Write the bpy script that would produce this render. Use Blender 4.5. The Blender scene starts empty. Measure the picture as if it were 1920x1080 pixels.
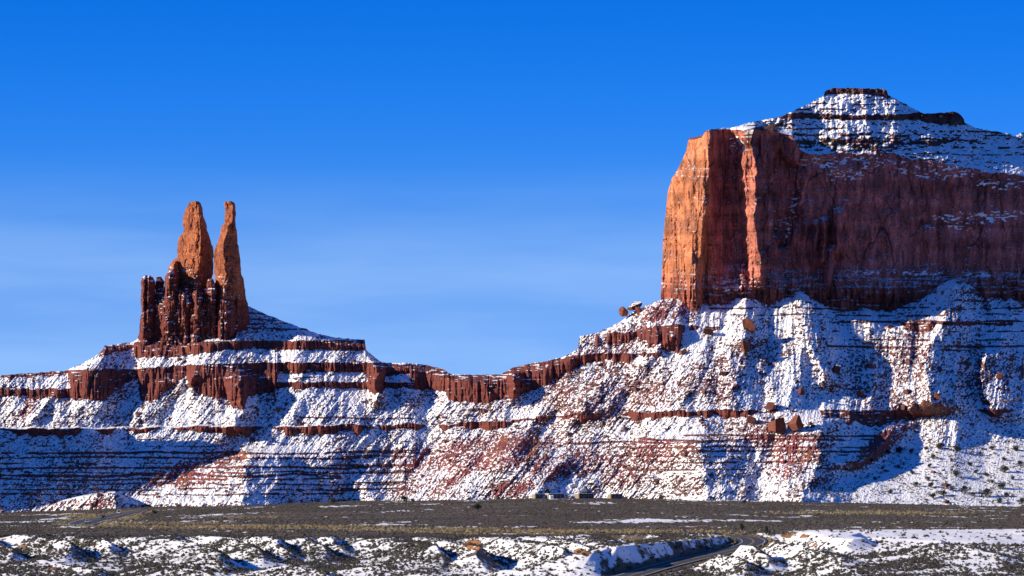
import bpy, math, random
import numpy as np
from mathutils import Vector

sc = bpy.context.scene
col = sc.collection
random.seed(11)
rng = np.random.default_rng(11)
R = math.radians

# ------------------------------------------------------------------ camera
F, YH, ZC = 7292.0, 873.0, 24.0          # focal length, eye level and height (photograph 1920 x 1080)
cd = bpy.data.cameras.new("camera")
cam = bpy.data.objects.new("camera", cd); col.objects.link(cam)
cam.location = (0, 0, ZC); cam.rotation_euler = (R(90), 0, 0)
cd.sensor_width = 36; cd.lens = 36 * F / 1920
cd.shift_y = (YH - 540) / 1920
cd.clip_start = 1; cd.clip_end = 60000
sc.camera = cam

# ------------------------------------------------------------------ sky, sun, exposure
SUN_EL, SUN_AZ = 20.0, 13.0               # sun to the left, a touch towards the camera
w = bpy.data.worlds.new("World"); sc.world = w; w.use_nodes = True
nt = w.node_tree; N = nt.nodes; L = nt.links
for n in list(N): N.remove(n)
wo = N.new("ShaderNodeOutputWorld"); bg = N.new("ShaderNodeBackground")
sky = N.new("ShaderNodeTexSky"); sky.sky_type = 'NISHITA'; sky.sun_disc = False
sky.sun_elevation = R(SUN_EL); sky.sun_rotation = R(270 - SUN_AZ)
sky.altitude = 1700; sky.air_density = 1.0; sky.dust_density = 0.0; sky.ozone_density = 4.0
tc = N.new("ShaderNodeTexCoord"); sep = N.new("ShaderNodeSeparateXYZ")
L.new(tc.outputs['Generated'], sep.inputs[0])
def wmath(op, a, b=None, clamp=False):
    m = N.new("ShaderNodeMath"); m.operation = op; m.use_clamp = clamp
    for k, v in enumerate((a, b)):
        if v is None: continue
        if hasattr(v, 'links'): L.new(v, m.inputs[k])
        else: m.inputs[k].default_value = v
    return m.outputs[0]
# the band of sky above the horizon is clear and deep: look a little higher into the sky model
comb = N.new("ShaderNodeCombineXYZ")
L.new(sep.outputs[0], comb.inputs[0]); L.new(sep.outputs[1], comb.inputs[1])
L.new(wmath('ADD', wmath('MULTIPLY', sep.outputs[2], 2.0), 0.10), comb.inputs[2])
nrm = N.new("ShaderNodeVectorMath"); nrm.operation = 'NORMALIZE'
L.new(comb.outputs[0], nrm.inputs[0]); L.new(nrm.outputs[0], sky.inputs[0])
rampw = N.new("ShaderNodeValToRGB")
L.new(wmath('MULTIPLY', sep.outputs[2], 1.0 / 0.30, True), rampw.inputs[0])
cr = rampw.color_ramp; cr.interpolation = 'B_SPLINE'
SKY_TINT = [(0.0, (1.0, 1.0, 1.0)), (1.0, (1.0, 1.0, 1.0))]
SKY_TINT = [(0.00, (0.58, 0.66, 0.82)), (0.09, (0.54, 0.63, 0.82)), (0.17, (0.48, 0.63, 0.86)), (0.26, (0.10, 0.52, 0.95)),
            (0.40, (0.005, 0.42, 1.08)), (0.55, (0.01, 0.40, 1.10)), (1.0, (0.09, 0.44, 1.25))]
while len(cr.elements) < len(SKY_TINT): cr.elements.new(0.5)
for e, (p, c) in zip(cr.elements, SKY_TINT): e.position = p; e.color = (*c, 1)
mul = N.new("ShaderNodeMix"); mul.data_type = 'RGBA'; mul.blend_type = 'MULTIPLY'; mul.inputs[0].default_value = 1
L.new(sky.outputs[0], mul.inputs[6]); L.new(rampw.outputs[0], mul.inputs[7])
# faint veils of high cloud low in the sky
mapc = N.new("ShaderNodeMapping"); mapc.inputs['Scale'].default_value = (6, 6, 44)
mapc.inputs['Rotation'].default_value = (0, R(2.0), 0)
L.new(tc.outputs['Generated'], mapc.inputs[0])
cn = N.new("ShaderNodeTexNoise"); cn.inputs['Scale'].default_value = 1.0; cn.inputs['Detail'].default_value = 4
cn.inputs['Roughness'].default_value = 0.5
L.new(mapc.outputs[0], cn.inputs['Vector'])
cmr = N.new("ShaderNodeMapRange"); cmr.interpolation_type = 'SMOOTHSTEP'
cmr.inputs[1].default_value = 0.34; cmr.inputs[2].default_value = 0.66
L.new(cn.outputs[0], cmr.inputs[0])
el1 = N.new("ShaderNodeMapRange"); el1.interpolation_type = 'SMOOTHSTEP'
el1.inputs[1].default_value = 0.085; el1.inputs[2].default_value = 0.03
L.new(sep.outputs[2], el1.inputs[0])
veil = wmath('MULTIPLY', wmath('MULTIPLY', cmr.outputs[0], el1.outputs[0]), 0.50)
mixc = N.new("ShaderNodeMix"); mixc.data_type = 'RGBA'
L.new(veil, mixc.inputs[0]); L.new(mul.outputs[2], mixc.inputs[6])
mixc.inputs[7].default_value = (1.75, 2.75, 4.3, 1)
L.new(mixc.outputs[2], bg.inputs[0]); bg.inputs[1].default_value = 0.15
L.new(bg.outputs[0], wo.inputs[0])

ld = bpy.data.lights.new("sun", 'SUN'); ld.energy = 4.7; ld.angle = R(0.5); ld.color = (1.0, 0.89, 0.71)
sun = bpy.data.objects.new("sun", ld); col.objects.link(sun)
sdir = Vector((-math.cos(R(SUN_EL)) * math.cos(R(SUN_AZ)), -math.cos(R(SUN_EL)) * math.sin(R(SUN_AZ)), math.sin(R(SUN_EL))))
sun.rotation_euler = sdir.to_track_quat('Z', 'Y').to_euler(); sun.location = (-300, 800, 600)
vs = sc.view_settings; vs.view_transform = 'Standard'; vs.look = 'None'; vs.gamma = 1.0; vs.use_curve_mapping = False
vs.exposure = 0.68

# ------------------------------------------------------------------ helpers
_T = np.random.default_rng(5).random((16, 256, 256)).astype(np.float32)
def vn(x, y, s=0):
    x = np.asarray(x, np.float64); y = np.asarray(y, np.float64)
    xi = np.floor(x).astype(np.int64); yi = np.floor(y).astype(np.int64)
    fx = x - xi; fy = y - yi
    fx = fx * fx * (3 - 2 * fx); fy = fy * fy * (3 - 2 * fy)
    T = _T[s % 16]
    a = T[xi & 255, yi & 255]; b = T[(xi + 1) & 255, yi & 255]
    c = T[xi & 255, (yi + 1) & 255]; d = T[(xi + 1) & 255, (yi + 1) & 255]
    return (a * (1 - fx) + b * fx) * (1 - fy) + (c * (1 - fx) + d * fx) * fy
def fbm(x, y, s=0, o=4, g=0.5):          # 0..1, mean 0.5
    t = 0; a = 1; n = 0
    for k in range(o):
        t = t + a * vn(x + 17.3 * k, y + 9.1 * k, s + k); n += a
        a *= g; x, y = (x * 1.6 - y * 1.2), (x * 1.2 + y * 1.6)
    return t / n
def afbm(x, y, s=0, o=4, g=0.5):         # axis-aligned octaves (for streaks and strata)
    t = 0; a = 1; n = 0
    for k in range(o):
        t = t + a * vn(x * 2 ** k + 31.7 * k, y * 2 ** k + 11.3 * k, s + k); n += a; a *= g
    return t / n
def rid(n): return 1 - np.abs(2 * n - 1)
def ss(a, b, x):
    t = np.clip((x - a) / (b - a), 0, 1); return t * t * (3 - 2 * t)
def pl(x, pts):
    p = np.array(pts, float); return np.interp(x, p[:, 0], p[:, 1])
def P(px, py, Y):
    return np.stack([(px - 960) * Y / F, Y + 0 * px, ZC - (py - YH) * Y / F], -1)
def mixc3(a, b, t): return a * (1 - t[..., None]) + b * t[..., None]
def C(*c): return np.array(c, float)

def raw_mesh(name, V, faces, k, mat, smooth=False, attrs=None):
    """V (n,3), faces (m,k)"""
    me = bpy.data.meshes.new(name)
    n, m = len(V), len(faces)
    me.vertices.add(n); me.vertices.foreach_set('co', np.ascontiguousarray(V, np.float32).ravel())
    me.loops.add(m * k); me.loops.foreach_set('vertex_index', np.ascontiguousarray(faces, np.int32).ravel())
    me.polygons.add(m); me.polygons.foreach_set('loop_start', np.arange(0, m * k, k, dtype=np.int32))
    me.polygons.foreach_set('use_smooth', np.full(m, smooth))
    me.update(calc_edges=True)
    for an, av in (attrs or {}).items():
        if av.ndim == 1:
            a = me.attributes.new(an, 'FLOAT', 'POINT'); a.data.foreach_set('value', np.ascontiguousarray(av, np.float32))
        else:
            a = me.attributes.new(an, 'FLOAT_COLOR', 'POINT')
            c4 = np.ones((n, 4), np.float32); c4[:, :3] = av; a.data.foreach_set('color', c4.ravel())
    if mat is not None: me.materials.append(mat)
    return me
def link(name, me, parent=None, loc=None):
    o = bpy.data.objects.new(name, me); col.objects.link(o)
    if parent is not None: o.parent = parent
    if loc is not None: o.location = loc
    return o
def grid_faces(nr, nc, wrap=False):
    j = np.arange(nc if wrap else nc - 1); j2 = (j + 1) % nc
    i = np.arange(nr - 1)[:, None]
    return np.stack([i * nc + j, i * nc + j2, (i + 1) * nc + j2, (i + 1) * nc + j], -1).reshape(-1, 4)
def gnormal(V):
    du = np.gradient(V, axis=1); dv = np.gradient(V, axis=0)
    n = np.cross(du, dv); return n / (np.linalg.norm(n, axis=-1, keepdims=True) + 1e-9)
def tag(o, label=None, cat=None, group=None, kind=None):
    for k, v in (('label', label), ('category', cat), ('group', group), ('kind', kind)):
        if v: o[k] = v
    return o
def empty(name, loc, rz=0):
    o = bpy.data.objects.new(name, None); col.objects.link(o); o.location = loc; o.rotation_euler = (0, 0, rz)
    o.empty_display_size = 0.5; return o

class MB:                                 # collects shapes into one mesh
    def __init__(s): s.v = []; s.f = []
    def poly(s, vs, fs):
        b = len(s.v); s.v += [tuple(v) for v in vs]; s.f += [tuple(b + i for i in f) for f in fs]; return s
    def box(s, x0, x1, y0, y1, z0, z1, tx=0, ty=0):
        vs = [(x0, y0, z0), (x1, y0, z0), (x1, y1, z0), (x0, y1, z0),
              (x0 + tx, y0 + ty, z1), (x1 - tx, y0 + ty, z1), (x1 - tx, y1 - ty, z1), (x0 + tx, y1 - ty, z1)]
        return s.poly(vs, [(3, 2, 1, 0), (4, 5, 6, 7), (0, 1, 5, 4), (1, 2, 6, 5), (2, 3, 7, 6), (3, 0, 4, 7)])
    def prism(s, prof, x0, x1):           # profile in (y,z), extruded along x
        n = len(prof)
        vs = [(x0, y, z) for y, z in prof] + [(x1, y, z) for y, z in prof]
        return s.poly(vs, [tuple(range(n - 1, -1, -1)), tuple(range(n, 2 * n))] + [(i, (i + 1) % n, n + (i + 1) % n, n + i) for i in range(n)])
    def cylx(s, x0, x1, y, z, r, n=18):
        vs = [(x, y + r * math.cos(2 * math.pi * i / n), z + r * math.sin(2 * math.pi * i / n)) for x in (x0, x1) for i in range(n)]
        return s.poly(vs, [tuple(range(n - 1, -1, -1)), tuple(range(n, 2 * n))] + [(i, (i + 1) % n, n + (i + 1) % n, n + i) for i in range(n)])
    def cone(s, x, y, z0, z1, r0, r1, n=8):
        vs = [(x + r * math.cos(2 * math.pi * i / n), y + r * math.sin(2 * math.pi * i / n), z) for z, r in ((z0, r0), (z1, r1)) for i in range(n)]
        return s.poly(vs, [tuple(range(n - 1, -1, -1)), tuple(range(n, 2 * n))] + [(i, (i + 1) % n, n + (i + 1) % n, n + i) for i in range(n)])
    def build(s, name, mat, parent=None, bevel=0):
        me = bpy.data.meshes.new(name); me.from_pydata(s.v, [], s.f)
        import bmesh
        bm = bmesh.new(); bm.from_mesh(me); bmesh.ops.recalc_face_normals(bm, faces=bm.faces)
        if bevel: bmesh.ops.bevel(bm, geom=list(bm.edges), offset=bevel, segments=2, affect='EDGES', clamp_overlap=True)
        bm.to_mesh(me); bm.free()
        me.materials.append(mat); return link(name, me, parent)

# ------------------------------------------------------------------ materials
def nodes(name):
    m = bpy.data.materials.new(name); m.use_nodes = True
    t = m.node_tree; b = t.nodes['Principled BSDF']; b.inputs['Roughness'].default_value = 0.9
    b.inputs['Specular IOR Level'].default_value = 0.15
    return m, t, b
def plain(name, c, rough=0.8, metal=0, spec=0.3, var=0.15, scale=2.0):
    m, t, b = nodes(name); b.inputs['Roughness'].default_value = rough; b.inputs['Metallic'].default_value = metal
    b.inputs['Specular IOR Level'].default_value = spec
    n = t.nodes.new("ShaderNodeTexNoise"); n.inputs['Scale'].default_value = scale; n.inputs['Detail'].default_value = 5
    co = t.nodes.new("ShaderNodeTexCoord"); t.links.new(co.outputs['Object'], n.inputs['Vector'])
    r = t.nodes.new("ShaderNodeValToRGB")
    r.color_ramp.elements[0].position = 0.3; r.color_ramp.elements[1].position = 0.7
    r.color_ramp.elements[0].color = (*[x * (1 - var) for x in c], 1); r.color_ramp.elements[1].color = (*[min(1, x * (1 + var)) for x in c], 1)
    t.links.new(n.outputs[0], r.inputs[0]); t.links.new(r.outputs[0], b.inputs['Base Color'])
    return m
SNOW = (0.84, 0.825, 0.80, 1)
def terrain_mat(name, nscale=0.35, amp=0.5, bump=0.5):
    """rock colour and snow cover live on the surface; fine noise breaks their edges"""
    m, t, b = nodes(name)
    a1 = t.nodes.new("ShaderNodeAttribute"); a1.attribute_name = 'rock'
    a2 = t.nodes.new("ShaderNodeAttribute"); a2.attribute_name = 'snow'
    co = t.nodes.new("ShaderNodeTexCoord")
    n = t.nodes.new("ShaderNodeTexNoise"); n.inputs['Scale'].default_value = nscale; n.inputs['Detail'].default_value = 6; n.inputs['Roughness'].default_value = 0.65
    t.links.new(co.outputs['Object'], n.inputs['Vector'])
    s = t.nodes.new("ShaderNodeMath"); s.operation = 'MULTIPLY_ADD'; s.inputs[1].default_value = amp; s.inputs[2].default_value = -amp / 2
    t.links.new(n.outputs[0], s.inputs[0])
    ad = t.nodes.new("ShaderNodeMath"); ad.operation = 'ADD'
    t.links.new(s.outputs[0], ad.inputs[0]); t.links.new(a2.outputs['Fac'], ad.inputs[1])
    mr = t.nodes.new("ShaderNodeMapRange"); mr.interpolation_type = 'SMOOTHSTEP'
    mr.inputs[1].default_value = 0.38; mr.inputs[2].default_value = 0.62
    t.links.new(ad.outputs[0], mr.inputs[0])
    n2 = t.nodes.new("ShaderNodeTexNoise"); n2.inputs['Scale'].default_value = nscale * 3; n2.inputs['Detail'].default_value = 4
    t.links.new(co.outputs['Object'], n2.inputs['Vector'])
    v = t.nodes.new("ShaderNodeMapRange"); v.inputs[1].default_value = 0.25; v.inputs[2].default_value = 0.75; v.inputs[3].default_value = 0.65; v.inputs[4].default_value = 1.3
    t.links.new(n2.outputs[0], v.inputs[0])
    mu = t.nodes.new("ShaderNodeVectorMath"); mu.operation = 'SCALE'
    t.links.new(a1.outputs['Color'], mu.inputs[0]); t.links.new(v.outputs[0], mu.inputs['Scale'])
    mx = t.nodes.new("ShaderNodeMix"); mx.data_type = 'RGBA'; mx.inputs[7].default_value = SNOW
    t.links.new(mr.outputs[0], mx.inputs[0]); t.links.new(mu.outputs[0], mx.inputs[6])
    t.links.new(mx.outputs[2], b.inputs['Base Color'])
    bp = t.nodes.new("ShaderNodeBump"); bp.inputs['Strength'].default_value = bump; bp.inputs['Distance'].default_value = 0.6
    t.links.new(n2.outputs[0], bp.inputs['Height']); t.links.new(bp.outputs[0], b.inputs['Normal'])
    return m
M_hill = terrain_mat("snowy_talus"); M_cliff = terrain_mat("red_sandstone", 0.3, 0.35, 0.5)
M_ground = terrain_mat("desert_ground", 0.9, 0.6, 0.4)
def rock_snow_mat(name, c, lim=0.72):
    m, t, b = nodes(name)
    g = t.nodes.new("ShaderNodeNewGeometry"); sp = t.nodes.new("ShaderNodeSeparateXYZ"); t.links.new(g.outputs['Normal'], sp.inputs[0])
    co = t.nodes.new("ShaderNodeTexCoord"); n = t.nodes.new("ShaderNodeTexNoise"); n.inputs['Scale'].default_value = 0.6; n.inputs['Detail'].default_value = 5
    t.links.new(co.outputs['Object'], n.inputs['Vector'])
    ad = t.nodes.new("ShaderNodeMath"); ad.operation = 'MULTIPLY_ADD'; ad.inputs[1].default_value = 0.5
    t.links.new(n.outputs[0], ad.inputs[0]); t.links.new(sp.outputs[2], ad.inputs[2])
    mr = t.nodes.new("ShaderNodeMapRange"); mr.interpolation_type = 'SMOOTHSTEP'; mr.inputs[1].default_value = lim + 0.2; mr.inputs[2].default_value = lim + 0.32
    t.links.new(ad.outputs[0], mr.inputs[0])
    r = t.nodes.new("ShaderNodeValToRGB"); r.color_ramp.elements[0].position = 0.3; r.color_ramp.elements[1].position = 0.7
    r.color_ramp.elements[0].color = (*[x * 0.6 for x in c], 1); r.color_ramp.elements[1].color = (*[x * 1.3 for x in c], 1)
    t.links.new(n.outputs[0], r.inputs[0])
    mx = t.nodes.new("ShaderNodeMix"); mx.data_type = 'RGBA'; mx.inputs[7].default_value = SNOW
    t.links.new(mr.outputs[0], mx.inputs[0]); t.links.new(r.outputs[0], mx.inputs[6]); t.links.new(mx.outputs[2], b.inputs['Base Color'])
    return m
M_rubble = rock_snow_mat("talus_rubble", (0.15, 0.068, 0.054)); M_boulder = rock_snow_mat("orange_boulder", (0.18, 0.060, 0.036), 0.76)
M_boulder_dark = rock_snow_mat("maroon_boulder", (0.12, 0.042, 0.035), 0.80)
M_sage = plain("sagebrush_leaf", (0.058, 0.051, 0.038), var=0.4, scale=0.7)
M_juniper = plain("juniper_leaf", (0.022, 0.028, 0.016), var=0.35, scale=0.9)
M_brush = plain("brush_twigs", (0.098, 0.084, 0.060), var=0.4, scale=0.4)
M_grass = plain("dry_grass_blade", (0.34, 0.26, 0.13), var=0.3, scale=0.7)
M_bark = plain("juniper_bark", (0.09, 0.06, 0.045))
M_asphalt = plain("asphalt", (0.052, 0.050, 0.050), 0.85, var=0.25, scale=0.6)
M_yellow = plain("yellow_road_paint", (0.50, 0.36, 0.10)); M_white = plain("white_road_paint", (0.70, 0.70, 0.68))

# rock colours
ORANGE, RED, DKRED, MAROON = C(.30, .108, .050), C(.185, .050, .032), C(.115, .034, .032), C(.205, .058, .056)

# ------------------------------------------------------------------ the hills: talus slopes and cliff bands
FOOT = [(-400, 962), (0, 961), (80, 959), (230, 952), (500, 944), (720, 939), (900, 936), (1000, 934), (1280, 936), (1560, 941), (1920, 949), (2300, 955)]
TOPL = [(-400, 716), (0, 704), (120, 695), (145, 686), (185, 664), (193, 656), (196, 649), (225, 645), (250, 640), (258, 634), (330, 640), (440, 626), (455, 585), (462, 572),
        (500, 590), (560, 613), (605, 628), (640, 634), (684, 637), (686, 655), (695, 664), (715, 679), (740, 680), (800, 684), (832, 692), (848, 702), (900, 703), (940, 702),
        (962, 689), (1000, 681), (1050, 671), (1083, 656), (1087, 630), (1120, 624), (1160, 606), (1195, 580), (1240, 562), (1290, 556), (1320, 552), (1360, 550), (1395, 542), (1430, 548),
        (1470, 542), (1500, 533), (1520, 541), (1545, 556), (1575, 561), (1620, 556), (1660, 562), (1720, 558), (1760, 536), (1790, 519), (1815, 530), (1845, 538), (1870, 532), (1920, 534), (2300, 530)]
hp = np.concatenate([np.arange(-380, 0, 5), np.arange(0, 1921, 1.25), np.arange(1925, 2260, 5)])
NR = 400
tt = np.linspace(0, 1, NR)[:, None]
footp = pl(hp, FOOT) + 6; topp = pl(hp, TOPL)
jit = (afbm(hp / 7, hp * 0 + .5, 3, 3) - .5) * 5 * ss(6, 40, np.abs(hp - 460)); topp = topp + jit * (hp < 1240)
PX = np.repeat(hp[None, :], NR, 0); PY = footp[None] + (topp - footp)[None] * tt

def band(px, py, top, bot, rough=2.5, seed=1, edge=1.2):
    t = pl(px, top) + (fbm(px / 9, py / 400, seed, 3) - .5) * 2 * rough * .6
    b = pl(px, bot) + (afbm(px / 6, py / 300, seed + 3, 3) - .5) * 4 * rough
    lo, hi = top[0][0], top[-1][0]
    return ss(t - edge, t + edge, py) * ss(b + edge, b - edge, py) * ((px > lo) & (px < hi))
SA = band(PX, PY, [(186, 662), (195, 650), (250, 646), (252, 641), (440, 640), (690, 637)],
          [(186, 668), (250, 653), (252, 671), (330, 669), (420, 656), (470, 655), (690, 657)], 2, 1)
SB = band(PX, PY, [(-380, 714), (0, 703), (130, 694), (250, 692), (355, 684), (520, 680), (690, 680), (800, 684), (833, 693), (850, 703), (940, 702), (960, 689), (1000, 681), (1083, 666), (1100, 663), (1240, 662)],
          [(-380, 722), (0, 710), (128, 702), (135, 746), (190, 752), (215, 735), (258, 704), (264, 752), (290, 751), (310, 735), (350, 704), (356, 725), (380, 741), (425, 748), (438, 767), (458, 767), (466, 742), (515, 736), (522, 697), (640, 697),
           (688, 699), (692, 737), (718, 737), (722, 706), (768, 700), (772, 728), (835, 735), (842, 750), (905, 757), (960, 746), (1000, 733), (1020, 724), (1050, 704), (1100, 682), (1150, 669), (1240, 664)], 3, 2)
SB2 = band(PX, PY, [(-380, 738), (0, 730), (140, 727), (141, 700), (500, 716), (505, 717), (700, 716), (840, 720)], [(-380, 752), (0, 742), (140, 748), (141, 700), (500, 716), (505, 727), (700, 727), (840, 727)], 3, 3)
cpres = np.clip((afbm(PX / 55, PX * 0 + 3.3, 4, 3) - .36) * 5, 0, 1) * np.where(PX > 1300, ss(.35, .6, vn(PX / 60, PX * 0 + 1, 7)), 1)
ct = (afbm(PX / 22, PX * 0 + 6, 5, 4) - .5) * 9 + pl(PX, [(-380, 808), (0, 803), (200, 803), (310, 801), (520, 799), (700, 796), (850, 795), (960, 787), (1100, 776), (1280, 770), (1450, 770), (1540, 767), (1620, 768), (1700, 772), (1900, 768), (2300, 766)])
cth = (6 + 16 * afbm(PX / 16, PX * 0 + 8, 6, 3)) * cpres + pl(PX, [(-380, 0), (1535, 0), (1545, 16), (1670, 14), (1690, 0), (2300, 0)])
SC = ss(ct - 1, ct + 1, PY) * ss(ct + cth + 1, ct + cth - 1, PY)
SE = band(PX, PY, [(1084, 629), (1120, 625), (1190, 623), (1230, 611), (1270, 608), (1350, 613)], [(1084, 654), (1180, 643), (1192, 632), (1212, 634), (1216, 648), (1240, 642), (1246, 656), (1272, 662), (1280, 622), (1350, 619)], 2.5, 5)
SF = band(PX, PY, [(1070, 668), (1120, 664), (1240, 662)], [(1070, 672), (1120, 682), (1200, 680), (1240, 668)], 2.5, 8)
brk = ss(.36, .52, afbm(PX / 24, PX * 0 + 2.2, 3, 3)); SE = SE * brk; SF = SF * ss(.45, .6, afbm(PX / 20, PX * 0 + 7.2, 3, 3))
SG = band(PX, PY, [(1690, 607), (1695, 606), (1750, 606), (1900, 606)], [(1690, 607), (1705, 622), (1745, 622), (1755, 609), (1900, 611)], 1.5, 8)
# thin ledges
ST = np.zeros_like(PX)
for k, (y0, x0, x1, th, pr) in enumerate([
        (824, -380, 420, 1.6, .5), (836, -380, 430, 1.4, .45), (849, -380, 800, 2.4, .25), (858, -380, 700, 2.2, .25), (868, -380, 430, 1.8, .4), (877, -380, 700, 2.4, .25), (885, -380, 760, 1.6, .4), (891, -380, 640, 2.6, .2), (898, -380, 640, 1.8, .35),
        (908, -380, 740, 1.8, .35), (917, -380, 700, 1.6, .4), (927, -380, 700, 1.8, .45), (783, 560, 820, 1.8, .4), (847, 640, 780, 1.8, .2), (857, 640, 780, 2, .2), (872, 620, 780, 2.6, .15), (885, 620, 780, 2, .3), (698, 500, 840, 1.8, .5),
        (708, 520, 840, 1.6, .5), (648, 460, 690, 1.6, .5), (600, 430, 600, 1.6, .3), (608, 430, 620, 1.5, .35), (617, 430, 640, 1.6, .3), (590, 440, 560, 1.5, .3),
        (830, 1000, 1420, 2.0, .3), (817, 1280, 1660, 2.2, .2), (824, 1200, 1660, 2.0, .3), (838, 1150, 1640, 1.9, .3), (846, 1280, 1640, 2.2, .25), (855, 1100, 1640, 1.6, .4), (866, 1280, 1640, 1.8, .35), (880, 1100, 1600, 1.6, .45),
        (557, 1340, 1460, 2, .3), (566, 1300, 1920, 1.6, .45), (577, 1330, 1920, 2, .35), (590, 1350, 1920, 1.6, .45), (604, 1560, 1920, 2.2, .25), (620, 1560, 1920, 1.5, .5), (637, 1500, 1900, 1.6, .5), (650, 1550, 1920, 2.4, .3), (654, 1560, 1900, 1.4, .45),
        (690, 1100, 1920, 1.6, .6), (730, 900, 1920, 1.6, .62), (720, 1000, 1300, 1.6, .5), (752, 600, 1300, 1.6, .55), (905, 660, 760, 2, .2), (916, 640, 760, 2.2, .2)]):
    yy = y0 + (afbm(PX / 90, PX * 0 + k * 3.7, 2, 4) - .5) * 9
    pres = ss(pr, pr + .14, .5 * afbm(PX / 40, PX * 0 + k * 5.1, 9, 2) + .5 * fbm(PX / 11, PY / 8 + k, 5, 3)) * (PX > x0) * (PX < x1); th = th * (.45 + 1.0 * vn(PX / 13, PX * 0 + k * 2.3, 6))
    ST = np.maximum(ST, pres * ss(yy - th, yy - th * .5, PY) * ss(yy + th, yy + th * .5, PY))
S = np.clip(SA + SB + SB2 + SC + SE + SF + SG, 0, 1)
cot = 1.42 + (fbm(PX / 80, PY / 60, 6, 3) - .5) * 1.0
fan = ss(0, 40, PY - pl(PX, [(-380, 2000), (1380, 2000), (1400, 950), (1450, 925), (1560, 880), (1640, 842), (1720, 822), (1920, 800), (2300, 800)]))
cot = cot * (1 - fan) + 2.6 * fan
cot0 = cot
cot = cot * (1 - S) + .10 * S
cot = cot * (1 - .75 * np.clip(ST, 0, 1) * (1 - S))
# climb the slope row by row
YF = pl(hp, [(-400, 2560), (0, 2600), (900, 2640), (1300, 2600), (1560, 2560), (2300, 2520)])
HY = np.zeros_like(PX); HY[0] = YF; STEP = np.zeros_like(PX)
for i in range(1, NR):
    dpy = PY[i] - PY[i - 1]
    dZ = np.maximum(-dpy * HY[i - 1] / F / (1 + (PY[i] - YH) / F * cot0[i]), 0)
    HY[i] = HY[i - 1] + cot0[i] * dZ
    STEP[i] = STEP[i - 1] * np.exp(dpy / 42) + (cot[i] - cot0[i]) * dZ      # each cliff has its bench above it
def ywall(px): return 2810 + .47 * (px - 1330) * .385
target = ywall(hp) + 6
kx = ss(1080, 1235, hp)
scl = 1 + kx * ((target - YF) / (HY[-1] - YF) - 1)
HY = YF + (HY - YF) * scl + STEP * ss(0, 14, PY - topp[None])
# spurs, gullies, rubble: metres towards the viewer
def ridge(crest, A, wl, wr, fade=25, shape=1.0):
    c = np.array(crest, float); o = np.argsort(c[:, 1]); c = c[o]
    xc = np.interp(PY, c[:, 1], c[:, 0]) + (afbm(PY / 18, PY * 0 + crest[0][0], 3, 4) - .5) * 15 + (fbm(PX / 9, PY / 9, 5, 2) - .5) * 9
    d = PX - xc
    g = np.clip(1 - np.where(d < 0, -d / wl, d / wr), 0, 1) ** shape
    return A * g * ss(c[0, 1] - fade * .3, c[0, 1] + fade, PY) * ss(c[-1, 1] + fade, c[-1, 1] - fade * .3, PY)
REL = np.zeros_like(PX)
REL += 36 * np.where(PX < 1395, np.clip(1 - (1395 - PX) / 400, 0, 1), np.clip(1 - (PX - 1395) / 620, 0, 1)) * ss(548, 640, PY)
low = ss(-3, .5, PY - ct)      # below the middle ledge the slope opens into a scoop
prof = pl(hp, [(-380, 60), (0, 34), (300, 14), (432, 4), (520, 8), (600, 2), (700, 0), (2300, 0)])
REL += low * prof[None, :]
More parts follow.
